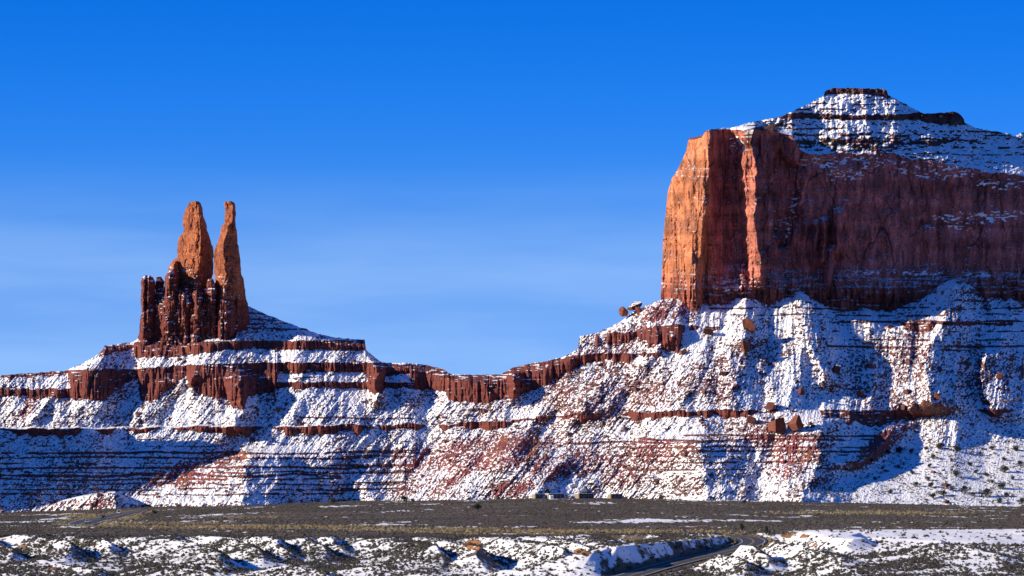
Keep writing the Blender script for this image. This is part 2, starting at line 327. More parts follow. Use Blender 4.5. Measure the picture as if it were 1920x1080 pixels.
# the sunlit nose between the two scoops
d = PX - 462 - (afbm(PY / 20, PY * 0, 3, 4) - .5) * 26 - (fbm(PX / 9, PY / 9, 5, 2) - .5) * 14
hw = np.interp(PY, [842, 860, 945], [6, 45, 235])
REL += np.where(d < 0, np.clip(1 + d / hw, 0, 1), np.clip(1 - d / 190, 0, 1)) * np.interp(PY, [835, 855, 945], [0, 40, 84])
REL += 46 * ss(0, 1, np.clip((PX - 700 - (905 - PY) * 1.1) / 230, 0, 1)) * ss(800, 870, PY) * ss(1180, 960, PX)
for cr_, A, wl, wr in [
        ([(1398, 540), (1399, 600), (1392, 640)], 17, 40, 44), ([(1500, 530), (1512, 560), (1530, 620), (1546, 690), (1552, 720)], 17, 60, 50), ([(1518, 620), (1545, 712)], 8, 14, 20),
        ([(1617, 560), (1630, 614)], 10, 14, 24), ([(1655, 570), (1663, 612)], 6, 10, 16), ([(1692, 570), (1700, 612)], 7, 12, 20),
        ([(1790, 515), (1780, 560), (1775, 600), (1742, 650), (1734, 700), (1749, 735), (1752, 760)], 40, 105, 80), ([(1853, 540), (1862, 598)], 9, 12, 26), ([(1890, 545), (1900, 590)], 6, 10, 20), ([(1878, 612), (1874, 650)], 8, 10, 20),
        ([(1835, 640), (1850, 680)], 7, 12, 20), ([(1307, 812), (1320, 880), (1330, 950)], 36, 130, 100), ([(1541, 770), (1540, 816), (1533, 870), (1500, 940)], 32, 90, 90), ([(1690, 786), (1660, 830), (1610, 870)], 22, 60, 46),
        ([(1622, 650), (1640, 720), (1632, 750)], 8, 16, 30), ([(1470, 640), (1490, 720), (1480, 760)], 9, 40, 30), ([(1360, 640), (1372, 720), (1370, 762)], 9, 26, 24), ([(1430, 655), (1440, 720)], 6, 14, 20), ([(1320, 680), (1270, 770)], 6, 60, 26),
        ([(1290, 600), (1200, 690), (1130, 770)], 7, 70, 30), ([(1150, 700), (1060, 800)], 7, 70, 28), ([(1020, 760), (960, 850)], 8, 50, 30), ([(1215, 815), (1190, 860), (1190, 930)], 11, 60, 45), ([(1060, 850), (1000, 930)], 8, 45, 30),
        ([(262, 692), (240, 720), (190, 765)], 6, 46, 44), ([(352, 695), (300, 745), (250, 790)], 7, 52, 50), ([(105, 735), (55, 790)], 7, 30, 20), ([(455, 640), (470, 600), (482, 598)], 8, 40, 50), ([(463, 645), (470, 668), (475, 676)], 9, 60, 40),
        ([(448, 690), (450, 770), (440, 800)], 16, 30, 34), ([(705, 676), (704, 745)], 12, 16, 18), ([(900, 700), (930, 760)], 6, 70, 30), ([(965, 690), (958, 745)], 14, 16, 20), ([(365, 690), (358, 735)], 8, 10, 14),
        ([(680, 890), (690, 925)], 8, 40, 34), ([(700, 925), (705, 945)], 9, 36, 26), ([(495, 925), (500, 950)], 5, 24, 24), ([(1850, 650), (1838, 720), (1862, 775)], 18, 14, 190), ([(620, 745), (600, 800)], 4, 24, 18), ([(560, 745), (540, 800)], 4, 24, 18), ([(820, 755), (812, 790)], 4, 20, 20), ([(1420, 775), (1440, 812)], 8, 50, 40), ([(1360, 845), (1350, 925)], 5, 18, 30)]:
    REL += np.where(PX < 1100, 1.2, .92) * ridge(cr_, A, wl, wr)
# red mound at the foot on the left
mt = pl(PX, [(-380, 990), (78, 962), (95, 948), (120, 937), (150, 930), (200, 923), (216, 922), (235, 932), (264, 946), (275, 990), (2300, 990)])
md = PX - 214 - (PY - 925) * .1
REL += ss(mt - 1, mt + 3, PY) * (np.where(md < 0, np.clip(1 + md / 150, 0, 1) * 48, np.clip(1 - md / 60, 0, 1) * 48) + 4)
# rills down the slope, buttresses, rubble
tal = 1 - S
lean = PX + (PY - 750) * np.interp(PX, [0, 1240, 1440, 2300], [.8, .8, .15, .1])
ac, al = (PX + PY) * .707, (PX - PY) * .707
REL += tal * (rid(afbm(lean / 26, PY / 140, 1, 3)) - .5) * 3.6 * (1 - .93 * fan)
rwt = ss(1320, 1420, PX) * ss(740, 640, PY)
REL += tal * rwt * (rid(afbm((PX - (PY - 540) * .10 * np.sin(PX / 47)) / 11, PY / 240, 6, 3)) - .5) * 4.6
REL += tal * (rid(afbm(lean / 7, PY / 60, 5, 3)) - .5) * 2.2 * (1 - .93 * fan)
REL += (fbm(PX / 45, PY / 45, 8, 3) - .5) * 5 * (1 - .5 * fan)
REL += S * ((rid(afbm(PX / 24 + PY / 90, PY / 70, 2, 3)) - .5) * 3.0 + (rid(afbm(PX / 6, PY / 40, 9, 3)) - .5) * 3.0 + (afbm(PX / 50, PY / 3.6, 4, 3) - .5) * 1.5)
bld = ss(.42, .62, fbm(PX / 60, PY / 60, 12, 3)) * .6 + .45
REL += tal * ((fbm(ac / 4, al / 6, 10, 3) - .5) * 2.7 * bld + (fbm(ac / 1.7, al / 2.1, 13, 2) - .5) * 2.3) * (1 - .5 * fan)
HY = HY - REL
HV = P(PX, PY, HY)
HN = gnormal(HV)
# snow cover
def blob(px, py, x, y, rx, ry, k=0.0):
    dx = (px - x) - k * (py - y); return ss(1.25, .55, np.sqrt((dx / rx) ** 2 + ((py - y) / ry) ** 2))
bare = np.zeros_like(PX)
for x, y, rx, ry, k, a in [(900, 850, 150, 42, -1.6, .8), (830, 890, 60, 45, -1.2, .6), (1070, 870, 90, 40, -1.5, .55), (1230, 840, 80, 26, 0, .5), (1190, 880, 60, 40, -1, .35), (1250, 585, 75, 26, -.6, .6), (1180, 640, 110, 45, -1, .3),
                          (1490, 850, 46, 50, -.5, .8), (1655, 830, 30, 50, -1.1, .85), (1560, 905, 60, 18, -2, .5), (400, 880, 70, 40, -1.4, .6), (440, 870, 25, 30, 0, .3), (160, 945, 80, 14, 0, .42), (960, 915, 45, 18, -1, .85),
                          (60, 755, 14, 34, -.6, .7), (1700, 690, 60, 120, -.4, .35), (1660, 720, 80, 70, 0, .3), (1380, 700, 80, 60, -.5, .3), (1130, 740, 160, 60, -1, .33), (950, 790, 140, 40, -1, .25), (1880, 720, 70, 80, 0, .3), (800, 925, 60, 16, 0, .45), (330, 890, 60, 30, -1.6, .4), (1440, 810, 60, 30, 0, .3), (1020, 830, 90, 16, 0, .5), (1760, 600, 60, 40, 0, .2)]:
    bare = np.maximum(bare, a * blob(PX, PY, x, y, rx, ry, k))
streak = afbm(lean / 12, PY / 60, 7, 3)
patch = fbm(ac / 3.0, al / 5.5, 14, 3)
cover = .76 - bare * .62 + fan * .02
rillA = rid(afbm(lean / 26, PY / 140, 1, 3))
cover = cover + (fbm(lean / 34, PY / 46, 11, 3) - .5) * .62 + (.5 - rillA) * .22
sn = cover + (patch - .5) * .75 + (vn(ac / 1.5, al / 1.9, 9) - .5) * .95 + (streak - .5) * .7 * bare + (HN[..., 2] - .66) * .55
sn = np.where(S > .35, .05 + (HN[..., 2] > .72) * .45 + (fbm(PX / 9, PY / 1.6, 4, 3) - .66) * 2.2, sn)
sn = sn - ST * 1.4
sn = np.clip(sn, 0, 1)
rk = mixc3(RED, DKRED, np.clip(afbm(PX / 30, PY / 4, 3, 3) * 1.6 - .3, 0, 1))
tc_ = mixc3(C(.115, .066, .060), mixc3(MAROON, C(.24, .085, .055), ss(.5, .72, fbm(PX / 25, PY / 25, 9, 3))), np.clip(bare * 1.7 + .15, 0, 1))
rk = mixc3(tc_, rk, S)
rk = mixc3(rk, C(.13, .085, .06), fan * .8)
# over the brow and down the back
ext = [(8, -.1), (30, -3), (120, -55), (420, -220)]
def with_back(V, A, ex):
    vs = [V]; top = V[-1]
    for dy, dz in ex:
        q = top.copy(); q[:, 1] += dy; q[:, 2] += dz; q[:, 0] *= (top[:, 1] + dy) / top[:, 1]; vs.append(q[None])
    out = {k: np.concatenate([a] + [a[-1:]] * len(ex), 0) for k, a in A.items()}
    return np.concatenate(vs, 0), out
V_, A_ = with_back(HV, {'snow': sn, 'rock': rk}, ext)
A_['snow'][-4:-2] = .9
me = raw_mesh("hills", V_.reshape(-1, 3), grid_faces(*V_.shape[:2]), 4, M_hill, False, {k: a.reshape(-1, *a.shape[2:]) for k, a in A_.items()})
tag(link("hills", me), "snowy red talus slopes and cliff bands below the buttes", "hills", kind="structure")
def hill_at(px, py):
    j = int(np.clip(np.searchsorted(hp, px), 0, len(hp) - 1)); c = PY[:, j]
    i = int(np.argmin(np.abs(c - py))); return i, j, HV[i, j], HN[i, j]

# unseen butte added at the left, outlined to shade the foot of the slope
sv = np.array(sdir)
XB = -452.0
sil = []
for x, y in [(20, 958), (90, 944), (205, 919), (262, 912), (330, 893), (405, 862), (436, 846), (425, 838), (360, 826), (205, 813), (60, 806), (-60, 800)]:
    q = hill_at(x, min(y, 955))[2]; t_ = (XB - q[0]) / sv[0]; g_ = q + t_ * sv; sil.append((g_[1], g_[2] - (max(0, y - 955) * .5)))
sil = np.array(sil); pk = int(np.argmax(sil[:, 1]))
zs = np.arange(-30, sil[pk, 1], 2.0)
fa, fb = sil[:pk + 1], sil[pk:]
ya = np.interp(zs, np.maximum.accumulate(fa[:, 1]), fa[:, 0]); yb = np.interp(-zs, np.maximum.accumulate(-fb[:, 1]), fb[:, 0])
th_ = np.linspace(0, 2 * np.pi, 72, endpoint=False)[None]
hw_ = (yb - ya)[:, None] / 2; mid_ = (ya + yb)[:, None] / 2
bx = 1 + (afbm(th_ * 6 + 0 * hw_, zs[:, None] / 30 + 0 * th_, 3, 3) - .5) * .3
BV = np.stack([XB + np.sin(th_) * 30 * bx * (.4 + .6 * hw_ / hw_.max()), mid_ + np.cos(th_) * hw_, zs[:, None] + 0 * th_], -1)
Fb = np.concatenate([grid_faces(*BV.shape[:2], True)])
o = link("shadow_butte", raw_mesh("shadow_butte", BV.reshape(-1, 3), Fb, 4, M_cliff, False, {'snow': np.full(BV.shape[:2], .1).ravel(), 'rock': np.tile(RED, (BV.shape[0] * BV.shape[1], 1))}))
tag(o, "red rock butte further along the ridge, beyond the left edge", "butte", kind="structure")

# ------------------------------------------------------------------ the mesa
TL = [(1230, 262), (1262, 262), (1290, 258), (1299, 249), (1312, 246), (1330, 245), (1360, 243), (1411, 243), (1450, 246), (1485, 255), (1500, 282), (1525, 291), (1600, 287), (1680, 290), (1705, 299), (1760, 304), (1800, 312), (1850, 322), (1880, 326), (1920, 331), (2300, 345)]
SK = [(1230, 258), (1262, 257), (1290, 254), (1299, 247), (1312, 244), (1330, 242), (1370, 239), (1395, 233), (1420, 226), (1440, 223), (1462, 219), (1480, 212), (1500, 202), (1520, 193), (1543, 181), (1547, 171), (1562, 165), (1600, 165), (1662, 167), (1665, 178), (1690, 191), (1716, 205), (1732, 213), (1760, 212), (1788, 209), (1800, 214), (1807, 222), (1809, 231), (1828, 239), (1850, 244), (1890, 250), (1903, 256), (1912, 251), (1925, 247), (2300, 235)]
LS = [(200, 1306), (245, 1301), (249, 1297), (266, 1290), (285, 1286), (321, 1269), (334, 1260), (360, 1252), (389, 1249), (441, 1244), (506, 1241), (554, 1239), (640, 1236)]
XM = [(200, 1330), (245, 1329), (360, 1329), (390, 1324), (412, 1318), (483, 1312), (515, 1308), (640, 1300)]
mb = np.concatenate([np.arange(1242, 1330, .9), np.arange(1330, 1600, 1.05), np.arange(1600, 1921, 1.25), np.arange(1926, 2260, 6)])
nb, nc_ = 330, 130
def mesa_px(base, py):
    return base + (np.interp(py, *zip(*LS)) - 1242) * np.clip(1 - (base - 1242) / 95, 0, 1)
tl = pl(mb, TL) + (afbm(mb / 6, mb * 0, 2, 3) - .5) * 7 * ss(1480, 1500, mb); sk = np.minimum(pl(mb, SK) + (afbm(mb / 5, mb * 0 + 9, 4, 3) - .5) * 3.2, tl - 1.5)
t1 = np.linspace(0, 1, nb)[:, None]; t2 = np.linspace(0, 1, nc_)[1:, None]
mpy = np.concatenate([620 + (tl - 620)[None] * t1, tl[None] + (sk - tl)[None] * t2], 0)
mpx = mesa_px(np.repeat(mb[None], len(mpy), 0), mpy)
incap = np.concatenate([np.zeros((nb, 1)), np.ones((nc_ - 1, 1))], 0) * np.ones_like(mpx)
# cap steps
def mband(top, bot, seed): return band(mpx, mpy, top, bot, 1.6, seed, 1.0)
capS = mband([(1540, 160), (1670, 160)], [(1540, 181), (1560, 176), (1640, 177), (1670, 184)], 1)
capS += mband([(1440, 217), (1500, 211), (1600, 216), (1700, 214), (1735, 208), (1812, 206)], [(1440, 221), (1500, 222), (1600, 225), (1720, 225), (1735, 229), (1770, 234), (1812, 234)], 3)
for k, (y0, x0, x1, th) in enumerate([(254, 1470, 1720, 2.5), (260, 1480, 1800, 2), (267, 1490, 1925, 4.5), (275, 1490, 1925, 2.5), (281, 1490, 1650, 2), (205, 1470, 1700, 2.0), (196, 1500, 1700, 1.4), (246, 1780, 1925, 2), (253, 1720, 1925, 2), (262, 1690, 1925, 2), (290, 1690, 1925, 1.4), (303, 1740, 1925, 1.4), (233, 1380, 1480, 1.5), (240, 1440, 1600, 1.5)]):
    yy = y0 + (afbm(mpx / 70, mpx * 0 + k, 2, 4) - .5) * 9
    capS = np.maximum(capS, (mpx > x0) * (mpx < x1) * ss(yy - th, yy - th * .5, mpy) * ss(yy + th, yy + th * .5, mpy) * ss(.44, .56, .5 * afbm(mpx / 30, mpx * 0 + 3 * k, 8, 3) + .5 * fbm(mpx / 9, mpy / 6 + k, 4, 3)))
capS = np.clip(capS, 0, 1)
wc_ = ss(1380, 1490, mpx)
mcot0 = np.where(incap > .5, .8 + .45 * wc_, .052)
mcot = np.where(incap > .5, mcot0 * (1 - capS * wc_) + .08 * capS * wc_, mcot0)
MY = np.zeros_like(mpx); MST = np.zeros_like(mpx); MY[0] = ywall(mpx[0]) - 12
for i in range(1, len(mpy)):
    dZ = -(mpy[i] - mpy[i - 1]) * MY[i - 1] / F
    MY[i] = MY[i - 1] + mcot0[i] * np.maximum(dZ, 0)
    MST[i] = MST[i - 1] * np.exp((mpy[i] - mpy[i - 1]) / 26) + (mcot[i] - mcot0[i]) * np.maximum(dZ, 0)
MY = MY + MST
xm_ = np.interp(mpy, *zip(*XM)); xl_ = np.interp(mpy, *zip(*LS))
wob = (afbm(mpy / 22, mpy * 0, 5, 3) - .5) * 7
xm_ = xm_ + wob
mr_ = np.where(mpx < xm_, -58 * (np.clip((xm_ - mpx) / (xm_ - xl_), 0, 1)) ** 1.35, 0.)
bl = np.interp(mpy, [200, 245, 279, 305, 330, 360, 412, 454, 486, 520, 640], [1372, 1376, 1397, 1383, 1386, 1390, 1396, 1393, 1402, 1410, 1412]) + (afbm(mpy / 16, mpy * 0, 7, 4) - .5) * 9 - 5 + (fbm(mpx / 7, mpy / 9, 3, 3) - .5) * 10
br = np.interp(mpy, [200, 245, 279, 305, 360, 412, 454, 486, 520, 640], [1414, 1413, 1408, 1418, 1417, 1415, 1421, 1426, 1424, 1424]) + (afbm(mpy / 14, mpy * 0 + 4, 8, 4) - .5) * 10
fade_top = ss(225, 260, mpy)
rec = -8 * ss(0, 16, mpx - xm_) + 1 * ss(24, 50, mpx - xm_) - 5 * np.clip(1 - ((mpx - 1366) / 26) ** 2, 0, 1)
rec2 = 33 * np.clip((mpx - bl) / (br - bl), 0, 1) ** .7 - 37 * ss(0, 12, mpx - br)
rec += rec2 * ss(548, 500, mpy) + 11 * ss(1440, 1515, mpx - (mpy - 400) * .03)
mr_ += rec * (0.35 + .65 * fade_top)
# alcove, cracks, pilasters
aw = (fbm(mpx / 18, mpy / 26, 9, 4) - .5) * 1.5
mr_ -= 8 * ss(0, .35, 1 - ((mpx - 1467) / 33) ** 2 - ((mpy - 352) / 66) ** 2 * np.where(mpy > 352, .4, 1) + aw)
for x, y0, y1, A, wl, wr in [(1512, 412, 445, 8, 8, 6), (1531, 415, 500, 11, 9, 8), (1547, 410, 490, 13, 10, 9), (1573, 392, 475, 16, 11, 11), (1557, 462, 545, 14, 10, 10), (1444, 455, 500, 6, 12, 14), (1785, 345, 410, -4, 14, 5), (1688, 345, 385, -4, 8, 5), (1862, 410, 560, 4.5, 30, 7), (1745, 420, 470, 3, 25, 6), (1610, 300, 430, 2, 40, 12), (1690, 300, 560, 2.5, 60, 14)]:
    xc = x - (mpy - y0) * .06 + (afbm(mpy / 12, mpy * 0 + x, 3, 2) - .5) * 5; dd = mpx - xc
    mr_ += A * np.clip(1 - np.where(dd < 0, -dd / wl, dd / wr), 0, 1) * ss(y0 - 6, y0 + 12, mpy) * ss(y1 + 12, y1 - 6, mpy)
# rubble buttress at the foot of the bay and the flared, bedded base
foot_ = ss(488, 560, mpy)
mound = np.clip(1 - np.abs(mpx - 1392) / 42, 0, 1) * ss(455, 520, mpy + np.abs(mpx - 1388) * .6) + np.clip(1 - np.abs(mpx - 1440) / 26, 0, 1) * ss(475, 540, mpy + np.abs(mpx - 1440) * .6) * .7
mr_ += mound * 9 + foot_ * 8
mr_ += (foot_ + np.clip(mound, 0, 1)).clip(0, 1) * ((rid(afbm(mpx / 7, mpy / 40, 6, 3)) - .5) * 6 + (afbm(mpx / 40, mpy / 5, 9, 2) - .5) * 3.4)
cl = 1 - incap
leftf = ss(1345, 1320, mpx)
mr_ += cl * ((rid(afbm(mpx / 30, mpy / 260, 3, 3)) - .5) * (2.2 + 7 * leftf) + (rid(afbm(mpx / 9, mpy / 110, 11, 3)) - .5) * (2.0 + 2.2 * leftf) + (fbm(mpx / 14, mpy / 26, 2, 5) - .5) * (4.2 + 2 * leftf) + (afbm(mpx / 70, mpy / 7, 5, 4) - .5) * 2.2 + (fbm(mpx / 2.6, mpy / 3.0, 6, 2) - .5) * 1.1)
slab = np.floor(afbm(mpx / 42 + (fbm(mpx / 30, mpy / 40, 1, 3) - .5) * .6, mpy / 150, 15, 3) * 9) / 9       # joint-bounded slabs that have come away
mr_ += cl * (slab - .5) * 13 * (1 - .5 * leftf)
dome = -.385 * np.where(mpx < 1650, .5 * .0034 * (1650 - np.maximum(mpx, 1400)) ** 2, .5 * .0016 * (np.minimum(mpx, 1800) - 1650) ** 2 + .24 * np.maximum(mpx - 1800, 0))
mr_ += incap * (ss(0, 14 + 46 * ss(1600, 1700, mpx), tl[None] - mpy) * dome * ss(1320, 1440, mpx) + ss(0, 5, tl[None] - mpy) * ((fbm(mpx / 30, mpy / 20, 3, 3) - .5) * 8 + (fbm(mpx / 7, mpy / 4.5, 4, 3) - .5) * 5 + (fbm(mpx / 2.6, mpy / 2.2, 5, 2) - .5) * 1.6))
MY = MY - mr_
MV = P(mpx, mpy, MY)
# lit return of the second cap rock and the flank right of the dome are real geometry; now the cover
MN = gnormal(MV)
cs = .80 + (fbm(mpx / 4, mpy / 3, 14, 3) - .5) * 1.6 + (MN[..., 2] - .55) * 1.0 - capS * 1.3
cs -= .45 * blob(mpx, mpy, 1590, 272, 110, 18) + .3 * blob(mpx, mpy, 1700, 262, 90, 9)
cs = cs * np.maximum(ss(1430, 1500, mpx), ss(9, 4, mpy - pl(mpx, SK) - 5 * (mpx > 1365)))
ws = .02 + (MN[..., 2] > .5) * .45
for x, y, rx, ry, k, a in [(1383, 268, 26, 16, 0, .8), (1385, 535, 60, 22, 0, .55), (1440, 520, 40, 30, 0, .45), (1830, 408, 90, 14, 0, 1.0), (1900, 402, 60, 8, 0, .9), (1790, 428, 60, 6, 0, .8), (1485, 400, 12, 70, -.2, .6), (1460, 410, 26, 40, 0, .5), (1720, 512, 60, 6, 0, .7), (1840, 515, 40, 6, 0, .6), (1630, 512, 40, 5, 0, .6), (1600, 305, 130, 14, 0, .75), (1760, 322, 110, 16, 0, .75), (1880, 345, 70, 14, 0, .7), (1580, 325, 60, 24, 0, .55), (1770, 330, 30, 14, -1, .5)]:
    ws = np.maximum(ws, a * blob(mpx, mpy, x, y, rx, ry, k) * (ss(.54, .66, fbm(mpx / 6 + .3 * mpy / 6, mpy / 2.4, 9, 3)) * 1.0 + .05))
msn = np.clip(np.where(incap > .5, cs, ws), 0, 1)
vst = afbm(mpx / 14, mpy / 260, 12, 4); hst = afbm(mpx / 200, mpy / 14, 13, 3)
mrk = mixc3(ORANGE, C(.33, .115, .05), np.clip(vst * 1.8 - .45, 0, 1))
mrk = mixc3(mrk, C(.26, .10, .055), ss(.5, .75, fbm(mpx / 60, mpy / 30, 6, 4)) * .7)
mrk = mixc3(mrk, C(.30, .090, .076), (1 - leftf) * .88 * (1 - .35 * np.clip((mpx - bl) / 6, 0, 1) * np.clip((br + 2 - mpx) / 4, 0, 1)))  # bluish shade of the wall put into its rock colour; sunlit parts stay orange
mrk = mixc3(mrk, RED, foot_ * .9)
var_ = fbm(mpx / 9, mpy / 34, 7, 4); mrk = mrk * ((.60 + .8 * hst) * (.86 + .72 * ss(.28, .72, var_)) * (.9 + .4 * vn(mpx / 3, mpy / 60, 3)))[..., None]
crk = np.maximum(ss(.95, .99, rid(vn(mpx / 19 + (fbm(mpx / 20, mpy / 40, 2, 3) - .5) * .7, mpy / 130, 10))), .7 * ss(.94, .99, rid(vn(mpx / 7 + (fbm(mpx / 12, mpy / 30, 4, 3) - .5) * .7, mpy / 60, 12))))
mr_c = crk
mrk = mrk * (1 - .68 * crk * cl)[..., None]
sl2 = np.floor(fbm(mpx / 16 + (vn(mpx / 5, mpy / 9, 4) - .5) * .4, mpy / 60, 8, 2) * 14)
mrk = mrk * np.where(cl > .5, .80 + .40 * ((np.floor(slab * 9) * .618 + sl2 * .382) % 1.0), 1)[..., None]
mrk = mixc3(mrk, mixc3(DKRED, C(.12, .07, .05), ss(.4, .6, fbm(mpx / 20, mpy / 8, 3, 3))), incap)
mesa = empty("mesa", (float((1600 - 960) * 2850 / F), 2850, 0))
tag(mesa, "huge flat-topped red sandstone mesa with a snowy stepped cap, right of the photo", "mesa")
def part_grid(name, V, A, mat, root, smooth=False):
    me = raw_mesh(name, V.reshape(-1, 3) - np.array(root.location), grid_faces(*V.shape[:2]), 4, mat, smooth, {k: a.reshape(-1, *a.shape[2:]) for k, a in A.items()})
    return link(name, me, root)
# close the left end behind the silhouette
def left_return(V, A):
    c0 = V[:, :1]; cols = []
    for dy, dx in ((420, 120), (200, 46), (60, 9)):
        q = c0.copy(); q[..., 1] += dy; q[..., 0] = q[..., 0] * (c0[..., 1] + dy) / c0[..., 1] + dx; q[..., 2] = ZC + (q[..., 2] - ZC) * (c0[..., 1] + dy) / c0[..., 1] * .97; cols.append(q)
    return np.concatenate(cols + [V], 1), {k: np.concatenate([a[:, :1]] * 3 + [a], 1) for k, a in A.items()}
Vc, Ac = left_return(MV[:nb], {'snow': msn[:nb], 'rock': mrk[:nb]})
part_grid("cliff", Vc, Ac, M_cliff, mesa)
Vc, Ac = with_back(MV[nb - 1:], {'snow': msn[nb - 1:], 'rock': mrk[nb - 1:]}, [(10, -.2), (60, -4), (200, -60)])
Vc, Ac = left_return(Vc, Ac)
part_grid("cap", Vc, Ac, M_hill, mesa)

# ------------------------------------------------------------------ the twin-spired tower
i_, j_, pt, _n = hill_at(330, 648)
YT = float(pt[1]) + 3
tower = empty("rock_tower", ((330 - 960) * YT / F, YT + 20, float(pt[2]) - 4))
tag(tower, "tall red rock tower with two spires on the snowy left ridge", "rock tower")
def loft(rows, d0, yc, seed, flute=1.0, N_=132, p=1.7, orange=1.0, step=.9):
    r = np.array(rows, float); o = np.argsort(-r[:, 0]); r = r[o]
    py = np.arange(r[0, 0], r[-1, 0] - 1e-6, -step)
    f = lambda k: np.interp(-py, -r[:, 0], r[:, k])
    xl, xr, xm = f(1), f(2), f(3)
    xl = xl + (afbm(py / 7, py * 0 + seed, 2, 3) - .5) * 4; xr = xr + (afbm(py / 8, py * 0 + seed + 5, 3, 3) - .5) * 3.4
    xm = xm + (afbm(py / 9, py * 0 + seed + 9, 4, 3) - .5) * 5
    wd = np.maximum(xr - xl, 1)
    nf = int(N_ * .62); u = np.linspace(0, 1, nf); ub = np.linspace(1, 0, N_ - nf + 2)[1:-1]
    u = .5 - .5 * np.cos(u * np.pi) * (1 - .25 * np.sin(u * np.pi))
    pxf = xl[:, None] + wd[:, None] * u[None]
    q = np.where(pxf < xm[:, None], (xm[:, None] - pxf) / np.maximum(xm - xl, .5)[:, None], (pxf - xm[:, None]) / np.maximum(xr - xm, .5)[:, None])
    D = d0 * (wd / wd.max())[:, None] ** .7 * (1 - np.clip(q, 0, 1) ** p)
    inn = np.clip(1 - q, 0, 1) ** .5
    PYg = py[:, None] + 0 * pxf
    D = D + inn * ((fbm(pxf / 13 + seed, PYg / 24, seed + 1, 4) - .5) * 4.5 + (afbm(pxf / 60, PYg / 6, seed + 3, 3) - .5) * 2.6)
    D = D + inn * flute * ((rid(afbm(pxf / 11 + seed, PYg / 90, seed, 3)) - .5) * 5 + (fbm(pxf / 9, PYg / 12, seed + 2, 4) - .5) * 4.5 + (rid(afbm(pxf / 5, PYg / 45, seed + 4, 2)) - .5) * 1.8 + (fbm(pxf / 2.6, PYg / 2.6, seed + 6, 2) - .5) * .9)
    slb = np.floor(afbm(pxf / 11 + seed + (vn(pxf / 5, PYg / 7, 3) - .5) * .5, PYg / 38, seed + 5, 3) * 9)
    D = D + inn * (slb / 9 - .5) * 7
    pxb = xl[:, None] + wd[:, None] * ub[None]
    Db = -.8 * d0 * (wd / wd.max())[:, None] ** .7 * np.sqrt(np.clip(1 - (2 * ub - 1) ** 2, 0, 1))[None]
    px = np.concatenate([pxf, pxb], 1); Dd = np.concatenate([D, Db], 1)
    V = P(px, py[:, None] + 0 * px, yc - Dd)
    Nn = gnormal(np.concatenate([V, V[:, :1]], 1))[:, :-1]
    g = py[:, None] + 0 * px
    sn_ = np.clip((Nn[..., 2] > .5) * .7 * ss(470, 520, g) + (fbm(px / 7, g / 2.2, 3, 3) - .62) * 2.4 * ss(500, 520, g), 0, 1)
    o_ = np.clip(ss(585, 540, g) * orange + (fbm(px / 12, g / 20, 5, 3) - .5) * .6, 0, 1)
    c = mixc3(mixc3(RED, DKRED, np.clip(afbm(px / 40, g / 5, 6, 3) * 1.6 - .4, 0, 1)), mixc3(C(.37, .122, .052), C(.24, .072, .036), np.clip(fbm(px / 10, g / 12, 8, 4) * 2.2 - .7, 0, 1)), o_)
    tone = np.ones_like(g); tone[:, :nf] = .74 + .5 * ((slb * .618 + np.floor(fbm(pxf / 8, PYg / 16, seed, 2) * 12) * .382) % 1.0)
    ck = np.maximum(ss(.93, .985, rid(vn(px / 9 + (fbm(px / 8, g / 14, 2, 3) - .5) * .8, g / 60, seed + 7))), .8 * ss(.94, .99, rid(vn(px / 30, g / 9 + (fbm(px / 12, g / 12, 6, 3) - .5), seed + 8))))
    return V, sn_, c * (tone * (1 - .55 * ck))[..., None]
def loft_mesh(name, lofts, mat, root):
    Vs, Fs, Ss, Cs = [], [], [], []; b = 0
    for V, s_, c in lofts:
        nr, nc = V.shape[:2]
        fc = grid_faces(nr, nc, True) + b
        top = V[-1].mean(0) + np.array([0, 0, .25])
        Vs += [V.reshape(-1, 3), top[None]]; Ss += [s_.ravel(), np.array([.3])]; Cs += [c.reshape(-1, 3), c[-1, :1]]
        e = b + nr * nc; j = np.arange(nc); bb = b + (nr - 1) * nc
        Fs += [fc, np.stack([bb + j, bb + (j + 1) % nc, np.full(nc, e), np.full(nc, e)], -1)]
        b = e + 1
    V = np.concatenate(Vs); Fc = np.concatenate(Fs)
    me = raw_mesh(name, V - np.array(root.location), Fc, 4, mat, False, {'snow': np.concatenate(Ss), 'rock': np.concatenate(Cs)})
    me.validate(); return link(name, me, root)
ped = [loft([(700, 247, 452, 330), (671, 250, 452, 330), (642, 252, 455, 332), (640, 257, 452, 330), (622, 261, 450, 330), (600, 263, 452, 340), (570, 268, 455, 345), (552, 272, 440, 350), (540, 300, 430, 350)], 30, YT + 28, 1, 1.2, 300, 3.2, 0)]
